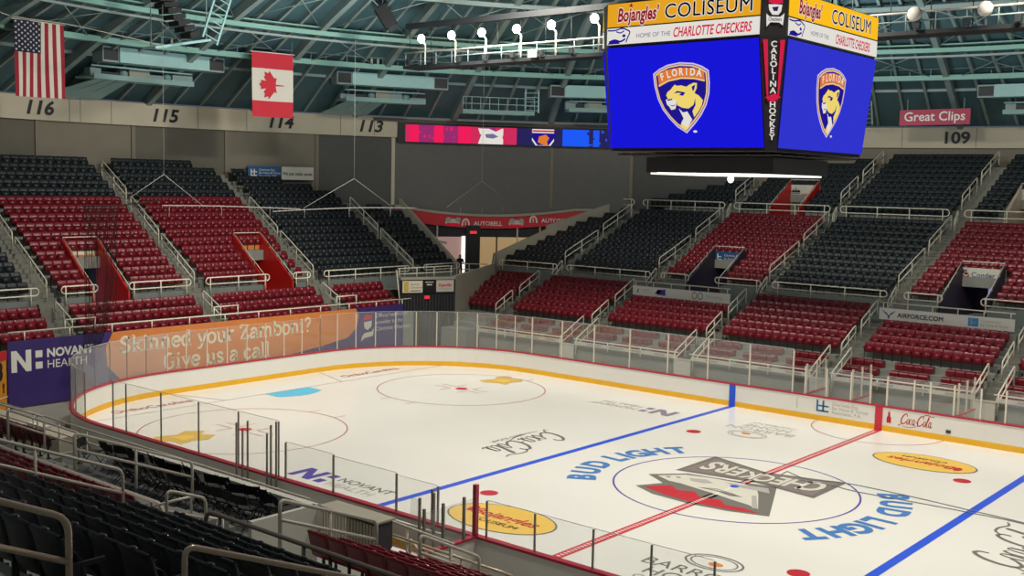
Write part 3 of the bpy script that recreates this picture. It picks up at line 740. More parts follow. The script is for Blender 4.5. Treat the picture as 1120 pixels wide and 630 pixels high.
# ------------------------------------------------------------------ vomitories (walled stair openings in the seating)
def vom(name, label, P, U, W, wid, depth, z0, zback, zfront, m_left, m_right, m_sign, sign=None, m_in='vompurple'):
    """P: front-left floor corner seen from the ice, U: unit along the row (rightwards), W: unit away from the ice"""
    t = thing(name, label, 'vomitory', P); P = Vector(P); U = Vector(U); W = Vector(W); Zv = Vector((0,0,1)); base = z0
    def side(o, m):
        b = MB(); pts = [o-Zv*.1, o+W*depth-Zv*.1, o+W*depth+Zv*(zback-base), o+Zv*(zfront-base)]; b.prism(pts, U*.10); return under(b.build('side_wall', M[m]), t)
    side(P, m_left); side(P+U*(wid-.10), m_right)
    b = MB(); b.obox(P-Zv*.2+U*.1, U*(wid-.2), W*(depth+2.5), Zv*.15); under(b.build('landing', M['tread']), t)
    b = MB(); o = P+W*depth; b.obox(o+Zv*(zback-base-1.05), U*wid, W*.12, Zv*.80); hs = under(b.build('header_sign', m_sign), t)
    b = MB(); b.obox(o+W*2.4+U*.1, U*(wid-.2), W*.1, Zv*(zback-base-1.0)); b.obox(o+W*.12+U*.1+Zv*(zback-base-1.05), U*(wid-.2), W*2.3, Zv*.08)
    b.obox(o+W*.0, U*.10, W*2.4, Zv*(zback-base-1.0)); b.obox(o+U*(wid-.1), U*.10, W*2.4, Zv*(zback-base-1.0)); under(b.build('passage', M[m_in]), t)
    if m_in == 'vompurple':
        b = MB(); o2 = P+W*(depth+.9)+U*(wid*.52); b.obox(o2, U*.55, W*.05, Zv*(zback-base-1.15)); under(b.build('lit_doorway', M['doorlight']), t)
    if sign:
        fr = Frame(P+W*(depth-.012)+Zv*(zback-base-1.05), U, (0,0,1)); sign(fr, hs)
    # rails along both sloping sides and over the header
    for o, lab in ((P+U*.05, 0), (P+U*(wid-.05), 1)):
        b = MB(); a = o+Zv*(zfront-base+.28); c = o+W*depth+Zv*(zback-base+.10); b.tube([o+Zv*(zfront-base), a, c, c+Zv*.0], .026, 6)
        for f in (.35, .7): q = a.lerp(c, f); b.tube([q, q-Zv*.3], .02, 6)
        under(b.build('side_rail', M['rail']), t)
    b = MB(); a = P+W*depth+U*.05; c = P+W*depth+U*(wid-.05); h = zback-base
    b.tube([a-Zv*.3+Zv*h, a+Zv*(h+.10), c+Zv*(h+.10), c-Zv*.3+Zv*h], .026, 6); under(b.build('header_rail', M['rail']), t)
    return t
def sg(pairs):
    def f(fr, t):
        for fn, m in pairs:
            b = MB(); fn(b, fr, 0); b.build('lettering', m, t)
    return f
conder = sg([(lambda b, fr, i: (ribbon(b, fr, [(.30,.62),(.16,.66),(.10,.56),(.20,.48),(.32,.44)], .07, i), ), M['e_black']),
             (lambda b, fr, i: (ribbon(b, fr, [(.12,.34),(.28,.28),(.42,.36),(.36,.48),(.24,.54)], .07, i), rect2(b, fr, 1.1, 1.9, .06, .2, i)), M['logored']),
             (lambda b, fr, i: text_mesh(b, fr, 'Conder', .55, .30, .40, i, align='LEFT', bold=.01), M['sign_blue'])])
bluesig = sg([(lambda b, fr, i: (rect2(b, fr, .25, .32, .25, .68, i), rect2(b, fr, .25, .6, .25, .33, i), rect2(b, fr, .32, .55, .45, .51, i), text_mesh(b, fr, 'Charlotte Eye', .75, .52, .20, i, align='LEFT'), text_mesh(b, fr, 'Ear Nose & Throat', .75, .32, .17, i, align='LEFT')), M['white']),
              (lambda b, fr, i: rect2(b, fr, .02, 1.4, .0, .14, i), M['offwhite'])])
skysig = sg([(lambda b, fr, i: (poly2(b, fr, [(.15,.28),(.15,.42),(.25,.42),(.28,.6),(.32,.42),(.42,.42),(.46,.7),(.50,.42),(.6,.42),(.63,.52),(.68,.42),(.78,.42),(.78,.28)], i), rect2(b, fr, .15, .78, .2, .24, i)), M['e_black']), (lambda b, fr, i: rect2(b, fr, .9, 1.7, .04, .22, i), M['orange'])])
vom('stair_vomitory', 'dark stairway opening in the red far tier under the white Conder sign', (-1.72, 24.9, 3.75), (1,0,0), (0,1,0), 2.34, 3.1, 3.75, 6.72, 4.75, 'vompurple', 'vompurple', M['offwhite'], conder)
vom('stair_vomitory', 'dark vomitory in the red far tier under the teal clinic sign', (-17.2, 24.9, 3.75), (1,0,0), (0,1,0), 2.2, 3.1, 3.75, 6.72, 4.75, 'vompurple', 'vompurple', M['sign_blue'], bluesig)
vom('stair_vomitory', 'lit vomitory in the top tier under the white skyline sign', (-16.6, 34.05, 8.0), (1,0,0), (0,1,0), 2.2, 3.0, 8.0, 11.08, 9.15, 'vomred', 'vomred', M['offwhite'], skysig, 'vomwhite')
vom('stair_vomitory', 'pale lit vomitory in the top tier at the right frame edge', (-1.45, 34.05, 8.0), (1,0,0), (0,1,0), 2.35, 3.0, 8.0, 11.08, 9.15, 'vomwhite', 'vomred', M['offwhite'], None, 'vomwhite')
tri = sg([(lambda b, fr, i: text_mesh(b, fr, 'NOVANT', 1.0, .42, .22, i), M['inklight']), (lambda b, fr, i: rect2(b, fr, .25, 1.75, .02, .22, i), M['orange'])])
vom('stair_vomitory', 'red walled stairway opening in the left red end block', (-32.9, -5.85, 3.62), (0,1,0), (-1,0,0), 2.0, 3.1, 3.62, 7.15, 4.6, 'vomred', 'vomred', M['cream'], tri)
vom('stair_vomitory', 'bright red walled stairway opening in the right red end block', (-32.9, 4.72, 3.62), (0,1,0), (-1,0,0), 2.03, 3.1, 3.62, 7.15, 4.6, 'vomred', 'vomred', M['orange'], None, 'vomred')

# ------------------------------------------------------------------ rails
def bend(p, q, s, r, n=4):
    """rounded corner at q between p-q and q-s"""
    p, q, s = Vector(p), Vector(q), Vector(s); a = (p-q).normalized(); c = (s-q).normalized()
    A, B = q+a*r, q+c*r; return [A.lerp(q, t).lerp(q.lerp(B, t), t) for t in [i/n for i in range(n+1)]]
def handrail(label, p0, p1, h0=.92, h1=.92, r=.036, m='rail', mid=1, low=.40, group=None, n=6):
    """two-bar stair rail from tread point p0 to tread point p1"""
    p0, p1 = Vector(p0), Vector(p1); z = Vector((0,0,1)); a, c = p0+z*h0, p1+z*h1
    t = thing('stair_handrail', label, 'handrail', p0, group)
    b = MB(); b.tube([p0]+bend(p0, a, c, .12)+bend(a, c, p1, .12)+[p1], r, n); under(b.build('top_rail', M[m]), t)
    b = MB(); b.tube([a-z*low, c-z*low], r*.9, n); under(b.build('lower_rail', M[m]), t)
    for i in range(mid):
        f = (i+1)/(mid+1); b = MB(); b.tube([p0.lerp(p1, f), a.lerp(c, f)], r*.9, n); under(b.build('post', M[m]), t)
    return t
def guard(label, pts, drop=.75, gap=.36, r=.036, m='rail', step=2.1, loops=True, group=None, n=6, name='guard_rail'):
    """two-bar guard rail along pts, looped at both ends, on posts"""
    pts = [Vector(p) for p in pts]; z = Vector((0,0,1)); t = thing(name, label, 'guard rail', pts[0], group)
    if loops:
        d0 = (pts[0]-pts[1]).normalized(); d1 = (pts[-1]-pts[-2]).normalized(); k = gap/2
        half = lambda p, d: [p-z*k+z*k*math.cos(PI*i/6)+d*k*math.sin(PI*i/6) for i in range(7)]
        path = pts+half(pts[-1], d1)+[p-z*gap for p in pts[::-1]]+half(pts[0], d0)[::-1]
        b = MB(); b.tube(path, r, n, closed=True); under(b.build('rail_loop', M[m]), t)
    else:
        b = MB(); b.tube(pts, r, n); under(b.build('top_rail', M[m]), t)
        if gap: b = MB(); b.tube([p-z*gap for p in pts], r*.9, n); under(b.build('lower_rail', M[m]), t)
    for p, q in zip(pts, pts[1:]):
        L = (q-p).length; k = max(1, round(L/step))
        for i in range(k+(q is pts[-1])):
            f = min(i/k, 1); w = p.lerp(q, .03+.94*f); b = MB(); b.tube([w, w-z*drop], r*.9, n); under(b.build('post', M[m]), t)
    return t
AXN = ['the far aisle nearest the tunnel', 'the aisle left of the white sponsor banner', 'the aisle right of the white sponsor banner', 'the aisle left of the AIRFORCE.COM banner', 'the aisle right of the AIRFORCE.COM banner', 'the aisle at the right frame edge']
def vis_any(*ps): return any(in_view(p, 0) for p in ps)
for i, ax in enumerate(AX):
    RL = [('lowest', (ax, 17.98, 2.05), (ax, 19.6, 2.85)), ('second', (ax, 20.3, 3.05), (ax, 22.3, 3.98)), ('short crossing', (ax, 23.65, 3.75), (ax, 24.75, 4.55)),
          ('middle tier lower', (ax, 25.05, 5.1), (ax, 28.75, 6.5)), ('middle tier upper', (ax, 29.38, 6.9), (ax, 32.85, 8.32)), ('upper short crossing', (ax, 33.4, 8.0), (ax, 33.95, 8.6)),
          ('top tier lower', (ax, 34.55, 9.5), (ax, 37.1, 10.62)), ('top tier upper', (ax, 37.9, 11.0), (ax, 41.2, 12.4))]
    for nm, p, q in RL:
        if math.hypot(ax, q[1]) > 43.3 or not vis_any(p, q): continue
        handrail('cream %s handrail in %s' % (nm, AXN[i]), p, q, .90, .90)
    if ax > -25 and vis_any((ax, 16, 2)):
        for s, side in ((-1, 'left'), (1, 'right')):
            handrail('cream %s rail of the ice steps in %s' % (side, AXN[i]), (ax+s*.56, 15.7, .95), (ax+s*.56, 17.9, 1.95), .85, .90, m='rail')
    if ax > -25:
        t = thing('stair_gate', 'white gate panel at the foot of %s' % AXN[i], 'gate', (ax, 15.6, 0)); b = MB(); b.box(ax-.50, ax+.50, 15.55, 15.62, -.06, 1.45); under(b.build('panel', M['offwhite']), t)
        b = MB(); b.box(ax-.53, ax+.53, 15.53, 15.64, 1.45, 1.50); under(b.build('top_edge', M['postlight']), t)
for si, (x0, x1) in enumerate(SX[:6]):
    a, c = (max(x0, -32.4), x1)
    if si in (2, 4):                         # interrupted by the vomitory mouth
        v0, v1 = VOM_FAR[0 if si == 4 else 1][2:4]
        guard('cream guard rail left of the middle stairway opening, %s' % FARNAME[si], [(a+.1, 24.7, 5.13), (v0, 24.7, 5.13)], group=None)
        if vis_any((v1, 24.7, 5.1)): guard('cream guard rail right of the middle stairway opening, %s' % FARNAME[si], [(v1, 24.7, 5.13), (c-.1, 24.7, 5.13)])
    elif vis_any((a, 24.7, 5.1), (c, 24.7, 5.1)): guard('cream guard rail before the middle tier, %s' % FARNAME[si], [(a+.1, 24.7, 5.13), (c-.1, 24.7, 5.13)])
    if si == 0: a = -29.2
    if vis_any((a, 33.7, 9.5), (c, 33.7, 9.5)): guard('cream guard rail in front of the top tier, %s' % FARNAME[si], [(a+.1, 33.75, 9.52), (c-.1, 33.75, 9.52)], drop=1.4, gap=.42)
    if si and vis_any((a, 15.8, 1.7), (c, 15.8, 1.7)):
        guard('low cream guard rail behind the far glass, %s' % FARNAME[si], [(a-.1, 15.72, 1.78), (c+.1, 15.72, 1.78)], drop=.5, gap=0, loops=False)
        t = thing('rail_banner', 'thin white sponsor strip below the low guard rail, %s' % FARNAME[si], 'banner', ((a+c)/2, 15.7, 1.45)); b = MB(); b.box(a, c, 15.68, 15.70, 1.46, 1.66); under(b.build('strip', M['offwhite']), t)
        b = MB(); fr = Frame((a, 15.675, 1.46), (1,0,0), (0,0,1)); random.seed(si)
        for j in range(4): rect2(b, fr, .9+1.5*j, 1.5+1.5*j+random.random()*.4, .05, .15, 0, .004)
        under(b.build('printed_blocks', M['inklight']), t)
EAN = ['at the left frame edge', 'between the two red stairway openings', 'between the red and wide black blocks', 'between the two black blocks']
for i, ay in enumerate(EA):
    RL = [('lower tier', (-30.7, ay, 2.7), (-32.3, ay, 3.5)), ('lowest upper tier', (-33.1, ay, 4.4), (-36.2, ay, 6.4)), ('middle', (-36.5, ay, 6.6), (-39.3, ay, 8.4)), ('topmost', (-39.8, ay, 8.8), (-42.4, ay, 10.4))]
    for nm, p, q in RL:
        if math.hypot(q[0], q[1]) > 43.0 or (nm == 'lower tier' and ay > 14): continue
        handrail('cream %s handrail in the end aisle %s' % (nm, EAN[i]), p, q, .95, .95)
def erail(label, y0, y1): guard('cream guard rail '+label, [(-32.75, y0, 5.05), (-32.75, y1, 5.05)], drop=.95)
erail('before the black seats at the left frame edge', -15.8, -8.95); erail('left of the left red stairway opening', -7.45, -5.9); erail('right of the left red stairway opening', -3.8, -.5)
erail('left of the right red stairway opening', .8, 4.7); erail('right of the right red stairway opening', 6.8, 7.7); erail('before the wide black end block', 9.1, 15.9); erail('before the narrow black end block', 17.6, 20.7)
guard('long cream rail on top of the purple and orange ad wall', [(-30.05, -11.6, 3.42), (-30.05, 13.6, 3.30)], drop=.45, gap=0, loops=False, step=2.3)
for y, lab in ((-7.9, 'purple part'), (.3, 'left orange part'), (8.7, 'right orange end')):
    guard('short cream end rail above the %s of the ad wall' % lab, [(-30.35, y-.9, 3.75), (-30.35, y+.7, 3.75)], drop=.6, gap=0, loops=False, step=1.6)

# ------------------------------------------------------------------ banners on the far stand
def wall_banner(label, x0, x1, y, z0, z1, paint):
    t = thing('sponsor_banner', label, 'banner', ((x0+x1)/2, y, z0)); b = MB(); b.box(x0, x1, y, y+.05, z0, z1); pn = under(b.build('panel', M['white']), t)
    mats = []; b = MB(); fr = Frame((x0, y, z0), (1,0,0), (0,0,1)); paint(b, fr, mats); b.build('lettering', mats, pn); return t
def p_af(b, fr, mats):
    mats += [M['sign_blue'], M['inklight'], mat('sign_sky_blue', (.05,.30,.62), .5)]
    poly2(b, fr, [(.15,.50),(.40,.36),(.52,.22),(.64,.36),(.89,.50),(.70,.30),(.60,.24),(.52,.08),(.44,.24),(.34,.30)], 0); poly2(b, fr, ell2(.52,.12,.05,.05,10), 0)
    text_mesh(b, fr, 'AIRFORCE.COM', .98, .17, .33, 0, align='LEFT', bold=.02)
    rect2(b, fr, 4.55, 5.05, .08, .50, 2); rect2(b, fr, 4.68, 4.74, .14, .44, 1, .014); rect2(b, fr, 4.74, 4.95, .24, .29, 1, .014)
    text_mesh(b, fr, 'Charlotte Eye', 5.15, .34, .17, 1, align='LEFT'); text_mesh(b, fr, 'Ear Nose & Throat', 5.15, .14, .17, 1, align='LEFT')
wall_banner('white AIRFORCE.COM banner behind four rows of red seats', -3.85, 2.9, 22.05, 3.88, 4.48, p_af)
def p_wb(b, fr, mats):
    mats += [M['inkgrey'], M['purple'], mat('violet_ink', (.25,.03,.30), .5), M['inklight']]
    poly2(b, fr, [(.30,.18),(.38,.42),(.45,.42),(.42,.18)], 0); poly2(b, fr, [(1.75,.15),(1.75,.42),(2.35,.50),(2.35,.12)], 1); poly2(b, fr, [(1.6,.22),(1.85,.46),(2.1,.40),(1.9,.2)], 2)
    text_mesh(b, fr, 'SPORTS', .62, .30, .18, 3, align='LEFT')
    for cx in (4.35, 4.75): ribbon(b, fr, ell2(cx, .30, .15, .2, 20), .05, 0, .01, True)
    text_mesh(b, fr, 'TRUCKING', 5.1, .22, .22, 3, align='LEFT')
wall_banner('white sponsor banner with a violet logo behind four red rows', -19.35, -12.65, 22.05, 3.88, 4.46, p_wb)
guard('cream rail standing on top of the AIRFORCE.COM banner', [(-3.85, 22.1, 4.76), (2.9, 22.1, 4.76)], drop=.3, gap=0, loops=False, step=1.35)
guard('cream rail standing on top of the white sponsor banner with violet logo', [(-19.35, 22.1, 4.74), (-12.65, 22.1, 4.74)], drop=.3, gap=0, loops=False, step=1.35)

# ------------------------------------------------------------------ end ad wall
AD = thing('ad_wall', 'long purple and orange printed ad wall below the end stand', 'ad wall', (-30.0, 1, 0))
b = MB(); b.box(-30.06, -30.0, -11.65, 12.9, .02, 3.02); under(b.build('purple_ground', M['navy']), AD)
AF_ = Frame((-29.995, 0, 0), (0,1,0), (0,0,1))             # faces +x
b = MB(); poly2(b, AF_, [(-6.55,3.0),(-6.2,3.02),(9.0,3.02),(9.25,2.6),(9.1,1.9),(8.4,1.35),(6.5,1.05),(2,.55),(-2,.35),(-4.5,.3),(-6.1,.6),(-6.85,1.4),(-6.9,2.3)], 0, .004)
under(b.build('orange_field', M['orange']), AD)
b = MB(); poly2(b, AF_, [(-11.5+(x+11.3)*.70, 1.60+(z-1.32)*.70) for x, z in [(-11.3,1.32),(-11.3,2.72),(-10.95,2.72),(-10.35,1.86),(-10.35,2.72),(-9.98,2.72),(-9.98,1.32),(-10.33,1.32),(-10.93,2.18),(-10.93,1.32)]], 0, .006)
rect2(b, AF_, -10.38, -10.05, 1.66, 1.98, 0, .006); rect2(b, AF_, -10.38, -10.05, 2.18, 2.50, 0, .006)
text_mesh(b, AF_, 'NOVANT', -9.85, 2.16, .54, 0, .006, bold=.04, align='LEFT'); text_mesh(b, AF_, 'HEALTH', -9.85, 1.64, .54, 0, .006, align='LEFT')
under(b.build('sponsor_lettering', M['white']), AD)
b = MB(); s1, s2 = 'Skinned your Zamboni?', 'Give us a call'
L1, L2 = serif_width(s1, 1.22), serif_width(s2, 1.22)
sz = 1.22*11.85/L1
serif_text(b, AF_, s1, -6.2, 1.98, sz, .125, 0, .008)
serif_text(b, AF_, s2, -3.8, .90, sz, .125, 0, .008)
under(b.build('slogan_lettering', M['cream']), AD)
b = MB()
text_mesh(b, AF_, 'Official healthcare', 10.6, 2.35, .36, 0, .006, align='LEFT'); text_mesh(b, AF_, 'provider to the', 10.6, 1.95, .36, 0, .006, align='LEFT'); text_mesh(b, AF_, 'Charlotte Checkers', 10.6, 1.55, .36, 0, .006, align='LEFT')
poly2(b, AF_, [(9.65,2.15),(10.3,2.2),(10.25,1.85),(9.95,1.65),(9.7,1.8)], 0, .006); poly2(b, AF_, [(9.5,1.3),(9.7,1.5),(10.3,1.55),(10.45,1.75),(10.4,1.3),(10.2,1.25),(9.7,1.2),(9.45,1.0)], 0, .006)
poly2(b, AF_, [(9.55,2.25),(9.75,2.6),(10.3,2.55),(10.35,2.28)], 1, .006)
under(b.build('sponsor_lettering', [M['offwhite'], M['logored']]), AD)
OB = thing('ad_panel', 'mustard yellow ad panel left of the purple ad wall', 'ad panel', (-30.0, -12.6, 0)); b = MB(); b.obox((-30.05,-11.75,-.06), (1.3,-1.9,0), (.05,.03,0), (0,0,2.7)); under(b.build('panel', M['mustard']), OB)
b = MB(); fr = Frame((-28.72,-13.62,.05), (-1.3,1.9,0), (0,0,1)); text_mesh(b, fr, '3', 1.72, 1.35, 1.1, 0, .05, bold=.03); text_mesh(b, fr, '!', 2.0, .75, .6, 0, .05, bold=.03); rect2(b, fr, 0, 2.3, 2.2, 2.6, 1, .05); rect2(b, fr, 0, 2.3, .5, .54, 2, .05); under(b.build('lettering', [M['e_black'], M['logored'], M['cream']]), OB)

# ------------------------------------------------------------------ corner tunnel, parapets and portal
TF0, TF1 = Vector((-31.15, 13.75, 0)), Vector((-29.5, 17.0, 0)); tu = (TF1-TF0).normalized(); tn = Vector((tu.y, -tu.x, 0))   # tn faces the ice
if tn.x < 0: tn = -tn
TN = thing('tunnel_head', 'dark curtained corner tunnel head with three sponsor signs', 'tunnel', TF0)
b = MB(); b.obox(TF0+Vector((0,0,-.06)), TF1-TF0, -tn*.12, (0,0,4.45)); under(b.build('curtain', M['dark']), TN)
b = MB()
for i in range(18): p = TF0.lerp(TF1, (i+.5)/18); b.tube([p+tn*.02, p+tn*.02+Vector((0,0,3.4))], .045, 6)
under(b.build('curtain_folds', M['dark']), TN)
b = MB(); b.obox(TF0+Vector((0,0,4.36))+tn*.08, TF1-TF0, -tn*.3, (0,0,.16)); under(b.build('coping', M['beige']), TN)
fr = Frame(TF0+tn*.09, tu, (0,0,1))
for x0, x1, z0, z1, m, lab, tx in ((.10,1.42,3.55,4.30,'cream','cream sign with a gold block',1), (1.50,2.25,3.52,4.30,'e_black','black sign with pale lines',2), (2.33,3.5,3.58,4.32,'offwhite','white sign with red script',3)):
    b = MB(); poly2(b, fr, [(x0,z0),(x1,z0),(x1,z1),(x0,z1)], 0, .01)
    if tx == 1:
        rect2(b, fr, .2, .5, 3.6, 4.25, 1, .016); text_mesh(b, fr, 'Sports', .62, 4.02, .2, 2, .016, align='LEFT'); text_mesh(b, fr, 'Connection', .62, 3.82, .17, 2, .016, align='LEFT'); rect2(b, fr, .62, 1.3, 3.64, 3.7, 2, .016)
    if tx == 2: rect2(b, fr, 1.7, 2.05, 4.0, 4.08, 3, .016); rect2(b, fr, 1.6, 2.15, 4.18, 4.23, 3, .016)
    if tx == 3: text_mesh(b, fr, "Bojangles", 2.9, 3.92, .30, 4, .016, bold=.02, shear=.2, sx=.75); text_mesh(b, fr, 'COLISEUM', 2.9, 3.7, .18, 5, .016)
    o = under(b.build('sign', [M[m], M['gold'], M['inkgrey'], M['white'], M['e_maroon'], M['inklight']]), TN); o['label'] = lab
b = MB(); b.cbox(TF0+tu*1.72+tn*.12+Vector((0,0,3.25)), tu*.16, tn*.03, (0,0,.1)); under(b.build('exit_light', M['exit']), TN)
guard('cream guard rail on the tunnel head above the three signs', [TF0+Vector((-.25,0,5.05)), TF1+Vector((-.25,0,5.2))], drop=.65, gap=.36, loops=False, step=1.3)
guard('sloping cream rail at the left edge of the tunnel head', [TF0+Vector((.5,-.55,3.15)), TF0+Vector((-.1,-.25,5.0))], drop=.3, gap=0, loops=False, step=1.2)
def wall_seg(mb, p, q, zb0, zb1, zt0, zt1, th=.28, mi=0):
    p, q = Vector((*p, 0)), Vector((*q, 0)); d = (q-p).normalized(); n = Vector((-d.y, d.x, 0))*th; Zv = Vector((0,0,1))
    vs = [p+Zv*zb0, q+Zv*zb1, q+Zv*zt1, p+Zv*zt0]; mb.prism(vs, n, mi)
b = MB(); wall_seg(b, (-29.5,17.0), (-31.3,22.9), -.06, 2, 4.55, 4.95, .25); struct(b.build('wall_tunnel_parapet', M['beige']))
b = MB(); wall_seg(b, (-31.3,22.9), (-33.15,25.2), 2, 3, 4.95, 5.55, .25); wall_seg(b, (-33.15,25.2), (-31.6,28.9), 3, 4, 5.55, 7.20, .25); wall_seg(b, (-31.6,28.9), (-29.0,33.05), 3.5, 4, 7.5, 9.15, .25); struct(b.build('wall_far_parapet', M['beige']))
b = MB(); wall_seg(b, (-32.9,21.0), (-38.6,21.0), 2, 6, 5.0, 9.25, .28); struct(b.build('wall_end_parapet', M['beige']))
b = MB(); b.poly([(-31.15,13.75,3.7),(-29.5,17,3.7),(-31.3,22.9,3.7),(-33.2,25.3,3.7),(-30,32.3,3.7),(-33,29.2,3.7),(-36,25.4,3.7),(-38.6,21.0,3.7),(-32.9,21.0,3.7),(-32.4,14,3.7)]); struct(b.build('floor_concourse', M['tread']))
def arcwall(a0, a1, r0, r1, z0, z1, n=None, mi=0, mb=None, zf=None):
    mb = mb or MB(); n = n or max(1, int(abs(a1-a0)/1.5)); k = n+1; vs = []
    for rr in (r0, r1):
        for i in range(k):
            a = R(a0+(a1-a0)*i/n); f = i/n; zz0 = zf(f)[0] if zf else z0; zz1 = zf(f)[1] if zf else z1
            vs += [(rr*math.cos(a), rr*math.sin(a), zz0), (rr*math.cos(a), rr*math.sin(a), zz1)]
    fs = []
    B = 2*k
    for i in range(n):
        j = 2*i; fs += [(j, j+1, j+3, j+2), (B+j, B+j+2, B+j+3, B+j+1), (j+1, B+j+1, B+j+3, j+3), (j, j+2, B+j+2, B+j)]
    fs += [(0, B, B+1, 1), (2*n, 2*n+1, B+2*n+1, B+2*n)]
    mb.add(vs, fs, mi); return mb
A0, A1 = 152.2, 133.0                                       # portal from the end stand round to the far stand
sag = lambda t: 8.78-.62*math.sin(PI*min(1, t*1.05))**.9 if t < .95 else 8.7
BN = thing('portal_banner', 'curved red AUTOBELL banner over the corner concourse opening', 'banner', (43.6*math.cos(R(143)), 43.6*math.sin(R(143)), 7.3))
under(arcwall(A0, A1, 43.6, 43.7, 0, 0, 24, zf=lambda t: (sag(t)-.98, sag(t)-.12)).build('banner_cloth', M['sign_red']), BN)
under(arcwall(A0, A1, 43.5, 43.72, 0, 0, 24, zf=lambda t: (sag(t)-.12, sag(t)+.05)).build('top_edge', M['beige']), BN)
def on_arc(adeg, z, r=43.59):
    a = R(adeg); return Frame((r*math.cos(a), r*math.sin(a), z), (math.sin(a), -math.cos(a), 0), (0,0,1))
for adeg in (143.6, 137.0):
    b = MB(); t0 = (A0-adeg)/(A0-A1); fr = on_arc(adeg, sag(t0)-.68); ribbon(b, fr, spline([(-1.55,-.12),(-1.5,.2),(-1.3,.36),(-1.1,.2),(-1.05,-.12)], 4), .12, 0, .02); ribbon(b, fr, [(-1.3,.2),(-1.32,-.1)], .08, 0, .02)
    text_mesh(b, fr, 'AUTOBELL', .35, -.08, .42, 0, .02, bold=.02, spacing=1.05); under(b.build('lettering', M['white']), BN)
FIGM = [M['offwhite'], M['inklight'], M['e_maroon'], M['sign_blue'], M['gold']]
for adeg in (146.6, 140.4):
    b = MB(); fr = on_arc(adeg, sag((A0-adeg)/(A0-A1))-.60)
    poly2(b, fr, ell2(0,-.05,.55,.26,16), 0, .02); poly2(b, fr, ell2(-.3,.12,.22,.2,12), 1, .024); poly2(b, fr, ell2(.4,.14,.2,.18,12), 1, .024); poly2(b, fr, [(-.6,-.3),(.6,-.3),(.4,-.1),(-.4,-.1)], 2, .026); under(b.build('printed_figure', FIGM), BN)
b = MB()
fr = on_arc(150.9, sag(.05)-.5); poly2(b, fr, [(-.9,-.3),(.5,-.3),(.1,.4),(-.9,.35)], 3, .02); poly2(b, fr, ell2(.1,-.05,.3,.28,14), 4, .024)
under(b.build('printed_figure', FIGM), BN)
GW = thing('concourse_glazing', 'warm lit glazed concourse front below the AUTOBELL banner', 'glazing', (43.9*math.cos(R(143)), 43.9*math.sin(R(143)), 3.7))
under(arcwall(A0, A1, 43.85, 43.95, 6.55, 7.6).build('transom', M['dark']), GW)
under(arcwall(152.2, 145.6, 43.85, 43.9, 3.7, 6.55).build('pane', M['window']), GW); under(arcwall(143.9, 134, 43.85, 43.9, 3.7, 6.55).build('pane', M['window2']), GW)
under(arcwall(145.3, 143.9, 43.5, 43.9, 3.7, 7.4).build('column', M['dark']), GW); under(arcwall(145.6, 145.3, 43.7, 43.9, 3.7, 6.6).build('light_strip', M['lampwhite']), GW)
for a in (150.4, 148, 142.2, 140.2, 138, 136):
    under(arcwall(a+.06, a-.06, 43.75, 43.85, 3.7, 7.6).build('mullion', M['postlight'] if a != 142.2 else M['dark']), GW)
b = MB(); b.cbox(Vector((43.4*math.cos(R(144.6)), 43.4*math.sin(R(144.6)), 6.9)), (.2,.14,0), (.02,-.03,0), (0,0,.1)); under(b.build('exit_light', M['exit']), GW)
b = MB(); fr = on_arc(147.3, 5.2, 43.82); ribbon(b, fr, spline([(-.9,-.6),(-1.1,.3),(-.6,.95),(.2,.9)], 5), .16, 0, .0); under(b.build('window_arc_print', M['inklight']), GW)
guard('cream rail along the concourse behind the standing man', [(-33.3,24.4,4.75), (-36.4,22.2,4.75)], drop=1.05, gap=.4, loops=False, step=1.2)

